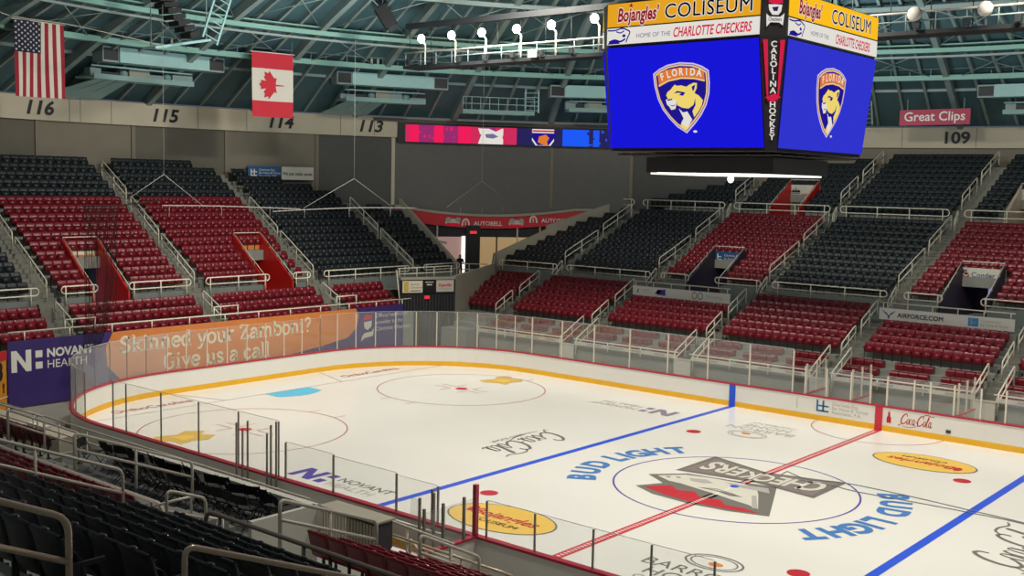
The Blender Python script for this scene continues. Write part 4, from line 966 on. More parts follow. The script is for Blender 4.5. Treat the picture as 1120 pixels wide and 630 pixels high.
# ------------------------------------------------------------------ the man on the concourse
def person(loc, rz):
    t = thing('person', 'man in black clothes standing on the corner concourse holding a phone', 'person', loc)
    J = dict(pel=(0,0,.95), wai=(0,0,1.10), che=(0,.01,1.32), nec=(0,.0,1.50), hea=(0,-.02,1.60), top=(0,-.02,1.74), hl=(.09,0,.90), kl=(.10,-.02,.50), al=(.10,.02,.09), tl=(.11,-.14,.04),
             hr=(-.09,0,.90), kr=(-.11,-.03,.50), ar=(-.12,.03,.09), tr=(-.14,-.13,.04), sl=(.19,0,1.42), el=(.25,.02,1.14), wl=(.14,-.22,1.12), fl=(.10,-.29,1.14), sr=(-.19,0,1.42), er=(-.26,.03,1.14), wr=(-.22,-.10,.90), fr=(-.20,-.14,.82))
    E_ = [('pel','wai'),('wai','che'),('che','nec'),('nec','hea'),('hea','top'),('pel','hl'),('hl','kl'),('kl','al'),('al','tl'),('pel','hr'),('hr','kr'),('kr','ar'),('ar','tr'),('che','sl'),('sl','el'),('el','wl'),('wl','fl'),('che','sr'),('sr','er'),('er','wr'),('wr','fr')]
    rad = dict(pel=.15, wai=.14, che=.16, nec=.06, hea=.09, top=.07, hl=.09, kl=.065, al=.045, tl=.04, hr=.09, kr=.065, ar=.045, tr=.04, sl=.07, el=.05, wl=.035, fl=.03, sr=.07, er=.05, wr=.035, fr=.03)
    keys = list(J); me = bpy.data.meshes.new('body'); me.from_pydata([J[k] for k in keys], [(keys.index(a), keys.index(c)) for a, c in E_], [])
    o = bpy.data.objects.new('body', me); COL.objects.link(o); o.parent = t
    md = o.modifiers.new('skin', 'SKIN'); md.use_smooth_shade = True
    for i, k in enumerate(keys): me.skin_vertices[0].data[i].radius = (rad[k], rad[k]); me.skin_vertices[0].data[i].use_root = (k == 'pel')
    o.modifiers.new('sub', 'SUBSURF').levels = 1; o.modifiers['sub'].render_levels = 2; me.materials.append(M['cloth'])
    b = MB(); b.sphere((0,-.03,1.63), .085, .10, .118, 12); b.box(-.014,.014,-.15,-.12,1.60,1.64); b.sphere((.088,-.02,1.63), .015,.02,.03,6); b.sphere((-.088,-.02,1.63), .015,.02,.03,6); b.build('face', M['skin'], t)
    b = MB(); b.sphere((0,-.012,1.67), .094, .108, .095, 12); b.build('hair', M['black'], t)
    for s, c in ((1, (.10,-.29,1.14)), (-1, (-.20,-.14,.82))):
        b = MB(); c = Vector(c); b.sphere(c, .035, .045, .02, 8)
        for i in range(4): b.tube([c+Vector((-.024+.016*i,-.03,0)), c+Vector((-.024+.016*i,-.07-.008*(i in (1,2)),.004)), c+Vector((-.024+.016*i,-.085,-.02))], .008, 6)
        b.tube([c+Vector((.03*s,0,0)), c+Vector((.045*s,-.03,.01)), c+Vector((.035*s,-.055,.0))], .009, 6); b.build('hand', M['skin'], t)
    t.rotation_euler = (0, 0, rz); return t
person((-34.2, 22.5, 3.7), R(35))
# ------------------------------------------------------------------ ring wall and concrete ring beam
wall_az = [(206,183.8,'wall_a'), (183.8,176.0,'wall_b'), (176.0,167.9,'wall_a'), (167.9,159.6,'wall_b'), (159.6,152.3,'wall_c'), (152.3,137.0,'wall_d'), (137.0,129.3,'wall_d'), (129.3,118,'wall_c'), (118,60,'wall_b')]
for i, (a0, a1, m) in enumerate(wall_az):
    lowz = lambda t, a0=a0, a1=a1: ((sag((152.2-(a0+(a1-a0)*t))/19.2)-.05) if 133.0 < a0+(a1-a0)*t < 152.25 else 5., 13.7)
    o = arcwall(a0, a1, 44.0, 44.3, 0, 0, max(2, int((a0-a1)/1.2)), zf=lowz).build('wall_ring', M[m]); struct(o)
for i, a in enumerate((184.0, 176.0, 167.8, 159.5, 152.3, 137.0, 129.3)):
    o = arcwall(a+.16, a-.16, 43.9, 44.0, 8.8 if i in (4, 5) else 6, 13.6, 1).build('trim_%d' % (i+1), M['wall_b'] if a != 152.3 else M['beam']); struct(o)
for a0, a1 in ((206, 154.0), (154.0, 128), (128, 60)):
    struct(arcwall(a0, a1, 43.72, 44.3, 13.55, 14.92).build('beam_ring', M['beam'] if a0 != 154.0 else M['beam']))
b = MB()
for a in (188.3, 181.5, 180.6, 178.0, 170.5, 166.1, 157.4, 154.2, 104.5, 98.2): b.add(*(lambda m: (m.v, m.f))(arcwall(a+.02, a-.02, 43.705, 43.72, 13.58, 14.9, 1)))
struct(b.build('trim_8', M['wall_a']))
for txt, a in (('116', 184.05), ('115', 173.5), ('114', 163.1), ('113', 154.65), ('109', 99.9)):
    fr = on_arc(a, 14.24, 43.70); b = MB(); text_mesh(b, fr, txt, 0, -.36, 1.10, 0, .012, bold=.03, shear=.22 if txt != '109' else .0, sx=1.12)
    t = b.build('section_number', M['e_black']); tag(t, 'black section number %s' % {'116': 'partly under the United States flag', '115': 'on the beam between the two flags', '114': 'half hidden by the Canadian flag', '113': 'on the beam left of the LED ribbon', '109': 'on the beam below the Great Clips sign'}[txt], 'number')

# ------------------------------------------------------------------ LED ribbon
M['e_magenta3'] = em('ribbon_mid_red', s2l(205, 45, 90))
LEDP = [(151.27,150.87,'e_magenta3','screen'),(150.87,149.99,'e_magenta','red_block'),(149.99,148.52,'e_magenta2','screen'),(148.52,147.63,'e_magenta','red_block'),(147.63,146.19,'e_magenta2','screen'),(146.19,144.97,'e_magenta','red_block'),(144.97,144.08,'e_magenta3','screen'),(144.08,142.6,'e_magenta2','screen'),(142.6,140.52,'e_magenta3','screen'),(140.52,136.07,'e_dkblue','screen'),(136.07,133.5,'e_bright','blue_block'),(133.5,133.1,'e_dkblue','screen'),(133.1,132.51,'e_bright','blue_block'),(132.51,128.6,'e_dkblue','screen')]
LB = thing('led_ribbon', 'curved LED ribbon board showing red panels and a crest', 'ribbon display', (43.6*math.cos(R(140)), 43.6*math.sin(R(140)), 13.3))
under(arcwall(152.0, 128.5, 43.60, 43.72, 13.22, 14.62).build('housing', M['dark']), LB)
under(arcwall(154.3, 128.0, 43.45, 43.72, 14.66, 14.86).build('top_channel', mat('bronze_channel', (.09,.08,.065), .5)), LB)
def arcpanel(a0, a1, z0, z1, m, nm='screen'): return under(arcwall(a0, a1, 43.585, 43.60, z0, z1).build(nm, M[m]), LB)
for a0, a1, m, nm in LEDP: arcpanel(a0, a1, 13.28, 14.48, m, nm)
random.seed(5)
for k in range(26):
    a = 150.8-k*.42+random.uniform(-.1,.1); z = random.uniform(13.4, 14.2)
    if 140.6 < a: under(arcwall(a, a-random.uniform(.1,.3), 43.575, 43.584, z, z+random.uniform(.1,.25), 1).build('pixel_block', M['e_magenta3' if k % 3 else 'e_magenta']), LB)
for k in range(22):
    a = 133.9-k*.20; z = random.uniform(13.3, 14.3)
    under(arcwall(a, a-random.uniform(.1,.35), 43.575, 43.584, z, min(14.46, z+random.uniform(.1,.3)), 1).build('pixel_block', M['e_dkblue' if k % 2 else 'e_bright']), LB)
b = MB(); fr = on_arc(142.95, 13.88, 43.58)
poly2(b, fr, [(-1.0,.5),(-.8,-.05),(-1.0,-.6),(1.0,-.6),(.9,-.1),(1.15,.2),(.8,.55),(.3,.3),(-.2,.5)], 0, .01); poly2(b, fr, [(-.5,.1),(.1,.15),(.5,-.05),(.1,-.2),(-.4,-.15)], 1, .014)
fr = on_arc(137.95, 13.88, 43.58)
poly2(b, fr, [(-1.1,.58),(1.1,.58),(1.0,0),(.55,-.6),(-.55,-.6),(-1.0,0)], 0, .01); poly2(b, fr, [(-.92,.30),(.92,.30),(.82,-.05),(.42,-.58),(-.42,-.58),(-.82,-.05)], 2, .014); poly2(b, fr, [(-.4,-.35),(-.3,.05),(.2,.2),(.45,-.05),(.3,-.3),(.35,-.58),(0,-.55)], 3, .018); rect2(b, fr, -.8, .8, .38, .50, 4, .016)
for dx in (-2.1, -1.8): poly2(b, fr, [(dx-.35+.35,-.3),(dx-.2+.35,-.3),(dx+.35,.25),(dx-.15+.35,.25)], 0, .01)
under(b.build('screen_graphics', [M['e_white'], M['e_grey'], M['e_navy'], M['e_orange'], M['e_red']]), LB)

# ------------------------------------------------------------------ dome roof
ZD = lambda r: 15.25-89.80+math.sqrt(10000-r*r)
mb = MB(); rs = [44.4, 42, 39.5, 37, 34.5, 32, 29, 26, 22, 17, 12, 6, .5]; k = 96
azs = [55+i*(210-55)/k for i in range(k+1)]; nA = k+1
for rr in rs:
    for a in azs: mb.v.append((rr*math.cos(R(a)), rr*math.sin(R(a)), ZD(rr)))
for i in range(len(rs)-1):
    for j in range(k): mb.f.append([i*nA+j, i*nA+j+1, (i+1)*nA+j+1, (i+1)*nA+j]); mb.m.append(0); mb.sm.append(True)
struct(mb.build('ceiling', M['tealdark']))
def polar(r, a, z): return Vector((r*math.cos(R(a)), r*math.sin(R(a)), z))
# radial ribs, every fourth one deeper
RIBA = [62+2.35*i for i in range(62)]
for i, a in enumerate(RIBA):
    main = i % 4 == 0; b = MB(); rr = [44, 41, 38, 35, 32, 28, 24, 18, 10] if main else [44, 41, 38, 35, 32, 28, 24, 18]
    w, h = (.34, .55) if main else (.16, .26)
    for r0, r1 in zip(rr, rr[1:]): b.beam(polar(r0, a, ZD(r0)-h/2), polar(r1, a, ZD(r1)-h/2), w, h)
    o = b.build('ceiling_beam', M['rib']); struct(o)
def ringpurlin(r, z, w, h, m, a0=60, a1=206, name='ceiling_beam'):
    b = arcwall(a1, a0, r-w/2, r+w/2, z-h/2, z+h/2, 96); o = b.build(name, M[m]); struct(o); return o
ringpurlin(33.6, 18.98, .24, .26, 'green'); ringpurlin(33.6, 19.3, .45, .07, 'green'); ringpurlin(33.5, 18.6, .12, .12, 'rib')
ringpurlin(28.5, 20.75, .2, .25, 'rib'); ringpurlin(24, 21.9, .2, .25, 'rib'); ringpurlin(39.8, 17.15, .16, .2, 'rib')
for i in range(0, len(RIBA)-4, 4):           # cross bracing of thin rods between the deep ribs
    b = MB()
    for r0, r1 in ((38, 33.6), (33.6, 28.5), (28.5, 24)):
        a, c = RIBA[i], RIBA[i+4]; b.tube([polar(r0, a, ZD(r0)-.45), polar(r1, c, ZD(r1)-.45)], .028, 4); b.tube([polar(r0, c, ZD(r0)-.45), polar(r1, a, ZD(r1)-.45)], .028, 4)
    struct(b.build('ceiling_beam', M['rib']))
# the perimeter catwalk
CW = thing('perimeter_catwalk', 'pale green ring catwalk with pipe rails below the roof edge', 'catwalk', (-37.7, 0, 17.7))
under(arcwall(206, 60, 37.2, 38.2, 17.62, 17.72, 96).build('deck', M['teal']), CW); under(arcwall(206, 60, 37.15, 37.25, 17.55, 17.86, 96).build('edge_channel', M['green']), CW)
for z, nm in ((18.25, 'rail'), (18.75, 'rail')): b = MB(); b.tube([polar(37.2, 206-146*i/90, z) for i in range(91)], .03, 5); under(b.build(nm, M['rib']), CW)
for i in range(38):
    a = 64+3.7*i; b = MB(); b.tube([polar(37.2, a, 17.7), polar(37.2, a, 18.8)], .025, 5); under(b.build('post', M['rib']), CW)
for i in range(19):
    a = 66+7.4*i; b = MB(); b.tube([polar(37.7, a, 17.7), polar(37.4, a, ZD(37.4)-.1)], .03, 5); under(b.build('hanger', M['rib']), CW)

# ducts with dark grilles, the equipment platforms and sloping panels under them
def duct(label, a0, a1, z0, z1, dark0, dark1):
    t = thing('air_duct', label, 'duct', polar(39, (a0+a1)/2, z0))
    under(arcwall(a0, a1, 38.6, 39.8, z0, z1, 6).build('casing', M['panel_duct']), t)
    for q in [x for x in (dark0 and (a0+1.5, a0), dark1 and (a1, a1-1.5)) if x]:
        under(arcwall(q[0], q[1], 38.7, 39.7, z0-.02, z1-.0, 2).build('grille_box', M['rib']), t)
        under(arcwall(q[0]-.1, q[1]+.1, 38.66, 38.7, z0+.08, z1-.1, 2).build('grille', M['dark']), t)
    for f in (.15, .85): a = a0+(a1-a0)*f; b = MB(); b.tube([polar(39.2, a, z1), polar(39.2, a, ZD(39.2)-.05)], .04, 5); under(b.build('hanger', M['rib']), t)
duct('long teal duct with dark grilles over the beam between the flags', 181.3, 172.9, 16.75, 17.58, 1, 1)
duct('teal duct with two dark grilles right of the Canadian flag', 158.8, 150.5, 16.62, 17.42, 1, 1)
duct('teal duct with a dark grille beside the scoreboard', 137.0, 131.0, 16.45, 17.25, 1, 0)
duct('teal duct with a dark grille at the right frame edge', 95.6, 86, 16.55, 17.33, 1, 0)
def platform(label, a0, a1, z, gear=True, trap=None, rail=False):
    t = thing('equipment_platform', label, 'platform', polar(40, (a0+a1)/2, z))
    under(arcwall(a0, a1, 39.4, 41.2, z-.12, z, 8).build('deck', M['panel_duct']), t); under(arcwall(a0, a1, 39.35, 39.45, z-.18, z+.1, 8).build('edge', M['teal']), t)
    random.seed(int(a0*10))
    if gear:
        n = 7
        for i in range(n):
            a = a1+(a0-a1)*(i+.5)/n; h = .25+.35*random.random(); w = .3+.35*random.random(); b = MB(); c = polar(40.2, a, z+h/2)
            if i % 3 == 1: b.sphere(polar(40.1, a, z+.26), .27, .27, .25, 10)
            else: ur = polar(1, a, 0); b.cbox(c, ur*.3, Vector((-ur.y, ur.x, 0))*w, (0,0,h/2))
            under(b.build('equipment_box', M[('beige', 'teal', 'dark')[i % 3] if i % 2 else 'rib']), t)
        b = MB(); b.tube([polar(39.6, a0, z+.55), polar(39.6, a1, z+.55)], .05, 6); under(b.build('pipe', M['panel_duct']), t)
    if trap:
        b = MB(); b.poly([polar(43.2, trap[0], 14.95), polar(43.2, trap[1], 14.95), polar(40.2, trap[3], z-.1), polar(40.2, trap[2], z-.1)])
        b.v += [v for v in [polar(43.35, trap[0], 14.95), polar(43.35, trap[1], 14.95), polar(40.35, trap[3], z-.1), polar(40.35, trap[2], z-.1)]]; b.f.append([7, 6, 5, 4]); b.m.append(0); b.sm.append(False)
        under(b.build('sloping_panel', M['panel_duct']), t)
        for f in (.33, .66):
            b = MB(); b.beam(polar(43.1, trap[0]+(trap[1]-trap[0])*f, 15.0), polar(40.1, trap[2]+(trap[3]-trap[2])*f, z-.08), .05, .04); under(b.build('panel_seam', M['rib']), t)
    if rail:
        for zz in (z+.5, z+.95): b = MB(); b.tube([polar(39.45, a0, zz), polar(39.45, (a0+a1)/2, zz), polar(39.45, a1, zz)], .03, 5); under(b.build('rail', M['panel_duct']), t)
        for i in range(9): a = a0+(a1-a0)*i/8; b = MB(); b.tube([polar(39.45, a, z), polar(39.45, a, z+.95)], .03, 5); under(b.build('post', M['panel_duct']), t)
    for f in (.1, .9): a = a0+(a1-a0)*f; b = MB(); b.tube([polar(40.5, a, z), polar(40.5, a, ZD(40.5)-.05)], .035, 5); under(b.build('hanger', M['rib']), t)
platform('equipment platform with pumps and sloping teal panel right of the United States flag', 183.0, 173.8, 16.0, True, (184.2, 179.3, 182.0, 179.0))
platform('equipment platform with machines and sloping panel right of the Canadian flag', 159.0, 151.0, 15.8, True, (159.6, 155.2, 158.4, 154.8))
platform('railed teal platform over the LED ribbon', 147.2, 139.9, 15.35, False, None, True)
platform('equipment platform behind the left edge of the scoreboard', 136.4, 131.0, 15.7, True)
platform('equipment platform at the right edge over the wall beam', 95.0, 88, 15.7, True)
def ladder(label, p, q, w, n, m='panel_duct', side=None):
    p, q = Vector(p), Vector(q); d = (q-p).normalized(); s = Vector(side or (0,1,0)); s = (s-d*s.dot(d)).normalized()*w/2
    t = thing('ladder', label, 'ladder', p)
    for k in (-1, 1): b = MB(); b.beam(p+s*k, q+s*k, .06, .10, 0, s); under(b.build('stile', M[m]), t)
    for i in range(n): c = p.lerp(q, (i+.5)/n); b = MB(); b.tube([c-s, c+s], .035, 6); under(b.build('rung', M[m]), t)
ladder('pale ladder hanging from the roof between the two flags', (-31.0, -.3, 17.5), (-30.9, .75, 20.6), .98, 8, 'panel_duct', (-.1,1,-.2))
ladder('short ladder on the railed platform over the LED ribbon', polar(40.0, 140.0, 15.4), polar(40.0, 140.0, 17.5), .9, 7, 'panel_duct', (.75,.66,0))
ladder('dark ladder left of the Great Clips sign', polar(41.5, 107.5, 15.0), polar(41.0, 107.7, 17.3), .9, 8, 'rib', (.95,.3,0))
RM = thing('gangway', 'sloping pale gangway below the roof ladder', 'gangway', (-31,-2,17)); b = MB(); b.beam((-30.7,-4.0,16.75), (-31.0,-.6,17.5), 1.0, .12); under(b.build('deck', M['panel_duct']), RM)
b = MB(); b.tube([(-31.0,-.5,17.5), (-31.0,-.5,21.6)], .03, 5); b2 = MB(); b2.tube([(-30.7,-3.9,16.8), (-30.7,-3.9,21.6)], .03, 5); under(b.build('hanger', M['rib']), RM); under(b2.build('hanger', M['rib']), RM)
for a, lab in ((176.9, 'near the ladder'), (156.9, 'right of the Canadian flag')):
    t = thing('vent_pipe', 'pair of short pale pipes on the catwalk %s' % lab, 'pipe', polar(37.4, a, 17.7))
    for da in (0, .65): b = MB(); b.tube([polar(37.4, a+da, 17.72), polar(37.4, a+da, 18.95)], .075, 8); under(b.build('pipe', M['offwhite']), t)

# hanging loudspeakers
LA = thing('line_array', 'curved black loudspeaker array hanging at the top left', 'loudspeaker', (-28.8, -4, 18))
for i in range(9):
    c = Vector((-28.8, -4.75+.13*i+.012*i*i, 19.35-.245*i)); b = MB(); tl = R(8+5.5*i)
    b.cbox(c, (.42,0,0), Vector((0, math.cos(tl), math.sin(tl)*.3))*.42, Vector((0,-math.sin(tl)*.3, 1))*.115); under(b.build('cabinet', M['black']), LA)
b = MB(); b.tube([(-28.8,-4.75,19.4), (-28.8,-4.8,21.3)], .03, 5); under(b.build('hanger', M['rib']), LA)
SP = thing('loudspeaker', 'black loudspeaker tilted down from the roof left of the lit lamps', 'loudspeaker', (-27.0, 11.5, 19))
b = MB(); c = Vector((-28.3,9.55,19.75)); ax = Vector((.35,.42,-.84)).normalized(); sd = ax.cross(Vector((0,0,1))).normalized(); up = sd.cross(ax); b.cbox(c, ax*.62, sd*.36, up*.36); under(b.build('cabinet', M['black']), SP)
b = MB(); b.cbox(c+ax*.72-up*.02, ax*.16, sd*.24, up*.22); under(b.build('horn', M['dark']), SP)
b = MB(); b.tube([c-ax*.4, c+Vector((-.1,-.1,2.0))], .025, 5); under(b.build('hanger', M['rib']), SP)

# lighting catwalk with six lit lamps, parallel to the far boards
LT = thing('lighting_truss', 'dark lighting catwalk hung over the far stand with steel rails', 'truss', (-20, 10, 16.9))
def tp(x, dz=0, dy=0): return Vector((x, 10+dy, 16.93+dz))
b = MB(); b.box(-27.0, 8.0, 9.7, 10.9, 16.78, 16.95); under(b.build('walkway', M['dark']), LT)
b = MB(); b.tube([tp(-26.9,.72,-.3), tp(8,.72,-.3)], .045, 6); under(b.build('rail', M['offwhite']), LT)
b = MB(); b.tube([tp(-26.9,.38,-.3), tp(8,.38,-.3)], .03, 6); under(b.build('rail', M['rib']), LT)
b = MB(); b.box(-27.0, 8.0, 9.85, 10.15, 19.0, 19.3); under(b.build('top_beam', M['dark']), LT)
for i in range(30): x = -26.8+1.18*i; b = MB(); b.tube([tp(x, 0, -.3), tp(x, .76, -.3)], .025, 5); under(b.build('post', M['rib']), LT)
for i in range(22): x = -26.8+1.62*i; b = MB(); b.tube([tp(x, 0, .1), tp(x, 2.1, 0)], .02, 5); under(b.build('hanger', M['dark']), LT)
for i in range(18): x = -26.5+1.9*i; b = MB(); b.cbox((x, 9.62, 17.12), (.12,0,0), (0,.1,0), (0,0,.14)); under(b.build('ballast_box', M['dark']), LT)
for x in (-17.5,): b = MB(); b.cbox((x, 9.5, 17.1), (.28,0,0), (0,.03,0), (0,0,.2)); under(b.build('notice', M['beige']), LT)
LX = [(-25.52,18.36), (-23.24,18.40), (-21.06,18.40), (-18.67,18.42), (-16.41,18.46), (-13.76,18.58)]
for i, (x, z) in enumerate(LX):
    t = thing('lit_lamp', 'glowing arena lamp, %s from left on the lighting catwalk' % ORD[i], 'lamp', (x, 9.7, z-.8), 'lit lamps on the catwalk')
    b = MB(); b.sphere((x, 9.62, z), .23, .16, .23, 14); under(b.build('bulb', M['lamp']), t)
    b = MB(); b.tube([(x+.25, 9.7, 16.95), (x+.25, 9.7, z-.35), (x, 9.72, z-.1)], .05, 6); under(b.build('pole', M['offwhite']), t)
    b = MB(); vs = []
    for j in range(12): a = 2*PI*j/12; vs.append((x+.24*math.cos(a), 9.70, z+.24*math.sin(a)))
    for j in range(12): a = 2*PI*j/12; vs.append((x+.12*math.cos(a), 9.95, z+.12*math.sin(a)))
    b.add(vs, [(j, (j+1) % 12, 12+(j+1) % 12, 12+j) for j in range(12)]+[tuple(range(12, 24))], 0, True); under(b.build('reflector', M['dark']), t)
# unlit fixtures and gear on the right part of the catwalk
for x, lab in ((1.9, 'left'), (4.6, 'right')):
    t = thing('unlit_floodlight', 'white unlit floodlight shell on the catwalk, the %s one' % lab, 'lamp', (x, 9.6, 17))
    b = MB(); b.sphere((x, 9.55, 17.55), .3, .2, .3, 12); under(b.build('shell', M['offwhite']), t); b = MB(); b.tube([(x, 9.7, 16.95), (x, 9.7, 17.5)], .04, 6); under(b.build('stem', M['rib']), t)
# ------------------------------------------------------------------ flags
def flag(name, label, P, U, w, h, paint):
    """P top-left corner, hanging down; faces the ice"""
    t = thing(name, label, 'flag', P); P = Vector(P); U = Vector(U).normalized(); N = U.cross(Vector((0,0,1)))
    f3 = lambda u, v, off=0: P+U*(u*w)-Vector((0,0,1))*(v*h)+N*(off+.06*math.sin(7*u+2*v)*(.3+v))
    b = MB(); b.tube([P-U*.1, P+U*(w+.1)], .03, 6); under(b.build('pole', M['white']), t); paint(t, f3); 
    b = MB()
    for u in (.02, .98): b.tube([P+U*(w*u), P+U*(w*u)+Vector((0,0,1.2))], .012, 4)
    under(b.build('wire', M['rib']), t)
def gridpatch(mb, f3, u0, u1, v0, v1, nu, nv, mi, off=0):
    vs = [f3(u0+(u1-u0)*i/nu, v0+(v1-v0)*j/nv, off) for j in range(nv+1) for i in range(nu+1)]
    mb.add(vs, [(j*(nu+1)+i, (j+1)*(nu+1)+i, (j+1)*(nu+1)+i+1, j*(nu+1)+i+1) for j in range(nv) for i in range(nu)], mi, True)
def usflag(t, f3):
    b = MB()
    for k in range(13): gridpatch(b, f3, k/13, (k+1)/13, 0, 1, 2, 14, k % 2)
    under(b.build('stripes', [M['flagred'], M['flagwhite']]), t)
    b = MB(); gridpatch(b, f3, 0, 7/13, 0, .42, 8, 8, 0, .012); under(b.build('canton', M['flagblue']), t)
    b = MB()
    for r_ in range(11):
        for c_ in range(9):
            if (r_+c_) % 2 == 0:
                u, v = .035+.058*c_, .03+.036*r_; P5 = []
                for q in range(10): rr = (.021 if q % 2 == 0 else .009); P5.append(f3(u+rr*math.sin(PI*q/5)*1.3, v-rr*math.cos(PI*q/5)*.9, .022))
                b.poly(P5)
    under(b.build('stars', M['flagwhite']), t)
def caflag(t, f3):
    b = MB(); gridpatch(b, f3, 0, 1, 0, .25, 10, 5, 0); gridpatch(b, f3, 0, 1, .25, .75, 10, 10, 1); gridpatch(b, f3, 0, 1, .75, 1, 10, 5, 0); under(b.build('cloth', [M['mapleaf'], M['flagwhite']]), t)
    half = [(0,.5),(-.07,.40),(-.15,.43),(-.12,.20),(-.25,.31),(-.28,.25),(-.42,.28),(-.37,.12),(-.46,.08),(-.22,-.13),(-.25,-.22),(-.03,-.18)]
    leaf = half+[(-.012,-.5),(.012,-.5)]+[(-x, y) for x, y in half[::-1][:-1]]
    b = MB(); b.poly([f3(.47-y*.62, .5-x*.48, .025) for x, y in leaf]); under(b.build('maple_leaf', M['mapleaf']), t)
fU = Vector((math.sin(R(187)), -math.cos(R(187)), 0))
flag('hanging_flag', 'United States flag hanging stripes down at the upper left', (-35.4,-8.45,17.98), (-.19,.98,.02), 2.92, 3.72, usflag)
flag('hanging_flag', 'Canadian flag hanging sideways in front of the ring beam', (-35.75,5.9,17.9), (.2,.98,0), 2.66, 3.78, caflag)
t = thing('support_cable', 'thin pale cable sagging from the flag to the catwalk', 'cable', (-35.4,-8,18.0)); b = MB(); b.tube(spline([(-35.2,-9.6,18.3),(-35.3,-8.4,18.05),(-35.8,-5.4,18.08),(-36.4,-2,17.9),(-37.1,1.4,17.72)], 5), .025, 5); under(b.build('strand', M['offwhite']), t)
# Great Clips sign
t = thing('wall_sign', 'rose red Great Clips sign above the right part of the ring beam', 'sign', (-7.3, 38.2, 14.8)); O = Vector((-9.45,37.84,14.82)); U = Vector((4.24,.82,.08)); b = MB(); b.obox(O, U, (-.03,.15,0), (0,0,1.0)); under(b.build('panel', M['pink']), t)
fr = Frame(O, U, (0,0,1)); b = MB(); pn = t.children[0]; text_mesh(b, fr, 'Great Clips', 2.15, .28, .82, 0, .02, bold=.012, sx=.98); b.build('lettering', M['white'], pn)
b = MB()
for f in (.1, .9): b.tube([O+U*f+Vector((0,.1,1.0)), O+U*f+Vector((0,.1,1.7))], .03, 5)
under(b.build('bracket', M['rib']), t)
# clinic signs on the end wall
for y0, p0, p1, m, lab, k in ((0, (-42.2,10.42), (-41.6,12.62), 'sign_blue', 'blue clinic sign on the wall above the black end seats', 0), (1, (-41.58,12.72), (-40.85,14.85), 'offwhite', 'white We just make sense sign on the wall', 1)):
    O = Vector((*p0, 10.42)); U = Vector((p1[0]-p0[0], p1[1]-p0[1], 0)); t = thing('wall_sign', lab, 'sign', O); b = MB(); b.obox(O, U, (-.12,.03,0), (0,0,.86)); under(b.build('panel', M[m]), t)
    b = MB(); b.obox(O-Vector((0,0,.06)), U, (-.1,.03,0), (0,0,.06)); under(b.build('frame', M['dark']), t)
    fr = Frame(O, U, (0,0,1)); b = MB()
    if k == 0:
        for q in ((.18,.26,.2,.66), (.40,.48,.2,.66), (.26,.62,.2,.28), (.26,.62,.44,.52)): rect2(b, fr, *q, 0, .02)
        for i, s in enumerate(('Charlotte Eye', 'Ear Nose & Throat', 'Associates, P.A.')): text_mesh(b, fr, s, .75, .56-.2*i, .20, 0, .02, align='LEFT')
        under(b.build('lettering', M['white']), t)
    else: text_mesh(b, fr, 'We just make sense.', 1.1, .30, .31, 0, .02, bold=.014, shear=.1, sx=.82); under(b.build('lettering', M['e_black']), t)

# ------------------------------------------------------------------ net spreader bars with bridle wires
for lab, ya, y0, y1, z in (('left one, before the red seats', -4.9, -6.6, 3.3, 9.05), ('middle one, before the black seats', 7.1, 1.5, 12.0, 8.93), ('right one, before the AUTOBELL banner', 17.8, 14.5, 21.2, 8.95)):
    x = -28.1; t = thing('net_spreader_bar', 'thin spreader bar on bridle wires, %s' % lab, 'spreader bar', (x, ya, z))
    if 'right' not in lab: b = MB(); b.tube(spline([(x,y0+ (0 if 'middle' in lab else 1.6),z-.12 if 'middle' in lab else z+.08),(x,(y0+y1)/2,z+.04),(x,y1,z-.12 if 'left' in lab else z+.02)], 6), .024, 6); under(b.build('bar', M['inklight']), t)
    hs = 1.75 if 'left' in lab else 3.2; b = MB(); L_, R_ = (-6.6,-2.8) if 'left' in lab else ((3.5,10.0) if 'middle' in lab else (14.6,21.1))
    b.tube([(x,L_,z+(.5 if 'left' in lab else .03)), (x,ya,10.6), (x,R_,z+.1)], .014, 5); under(b.build('bridle', M['inklight']), t)
    b = MB(); b.tube([(x,ya,10.6), (x,ya,18.5)], .010, 5); under(b.build('drop_wire', M['inklight']), t)
    b = MB()
    for f in (.2, .5, .8): y = y0+(y1-y0)*f; b.tube([(x,y,z), (x,y,z-.5)], .012, 4)
    under(b.build('tie', M['inklight']), t)
NT = thing('gathered_netting', 'black gathered safety netting hanging before the purple wall', 'netting', (-28.3, -8.2, 9)); random.seed(3); b = MB()
for i in range(46):
    y = -8.85+.036*i+random.uniform(-.02,.02); w = random.uniform(-.12,.12)
    b.tube(spline([(-28.3,y,9.05),(-28.32,y+w*.4,7.4),(-28.3,y+w,5.6),(-28.3,-8.85+(y+8.85)*.75+w*.6,4.0),(-28.3,-9.0+(y+8.85)*.5,2.6)], 3), .0085, 3)
under(b.build('cords', M['net']), NT); b = MB(); b.tube([(-28.3,-8.95,9.08), (-28.3,-7.2,9.12), (-28.3,-5.0,9.35)], .03, 5); under(b.build('top_cord', M['net']), NT)
# ------------------------------------------------------------------ centre-hung scoreboard
SB = thing('scoreboard', 'four sided centre hung scoreboard with blue screens and yellow headers', 'scoreboard', (-.2,-.6,11.7))
cx, cy = -.17, -.5
ZB, ZW, ZY, ZT = 11.72, 15.12, 15.70, 16.48
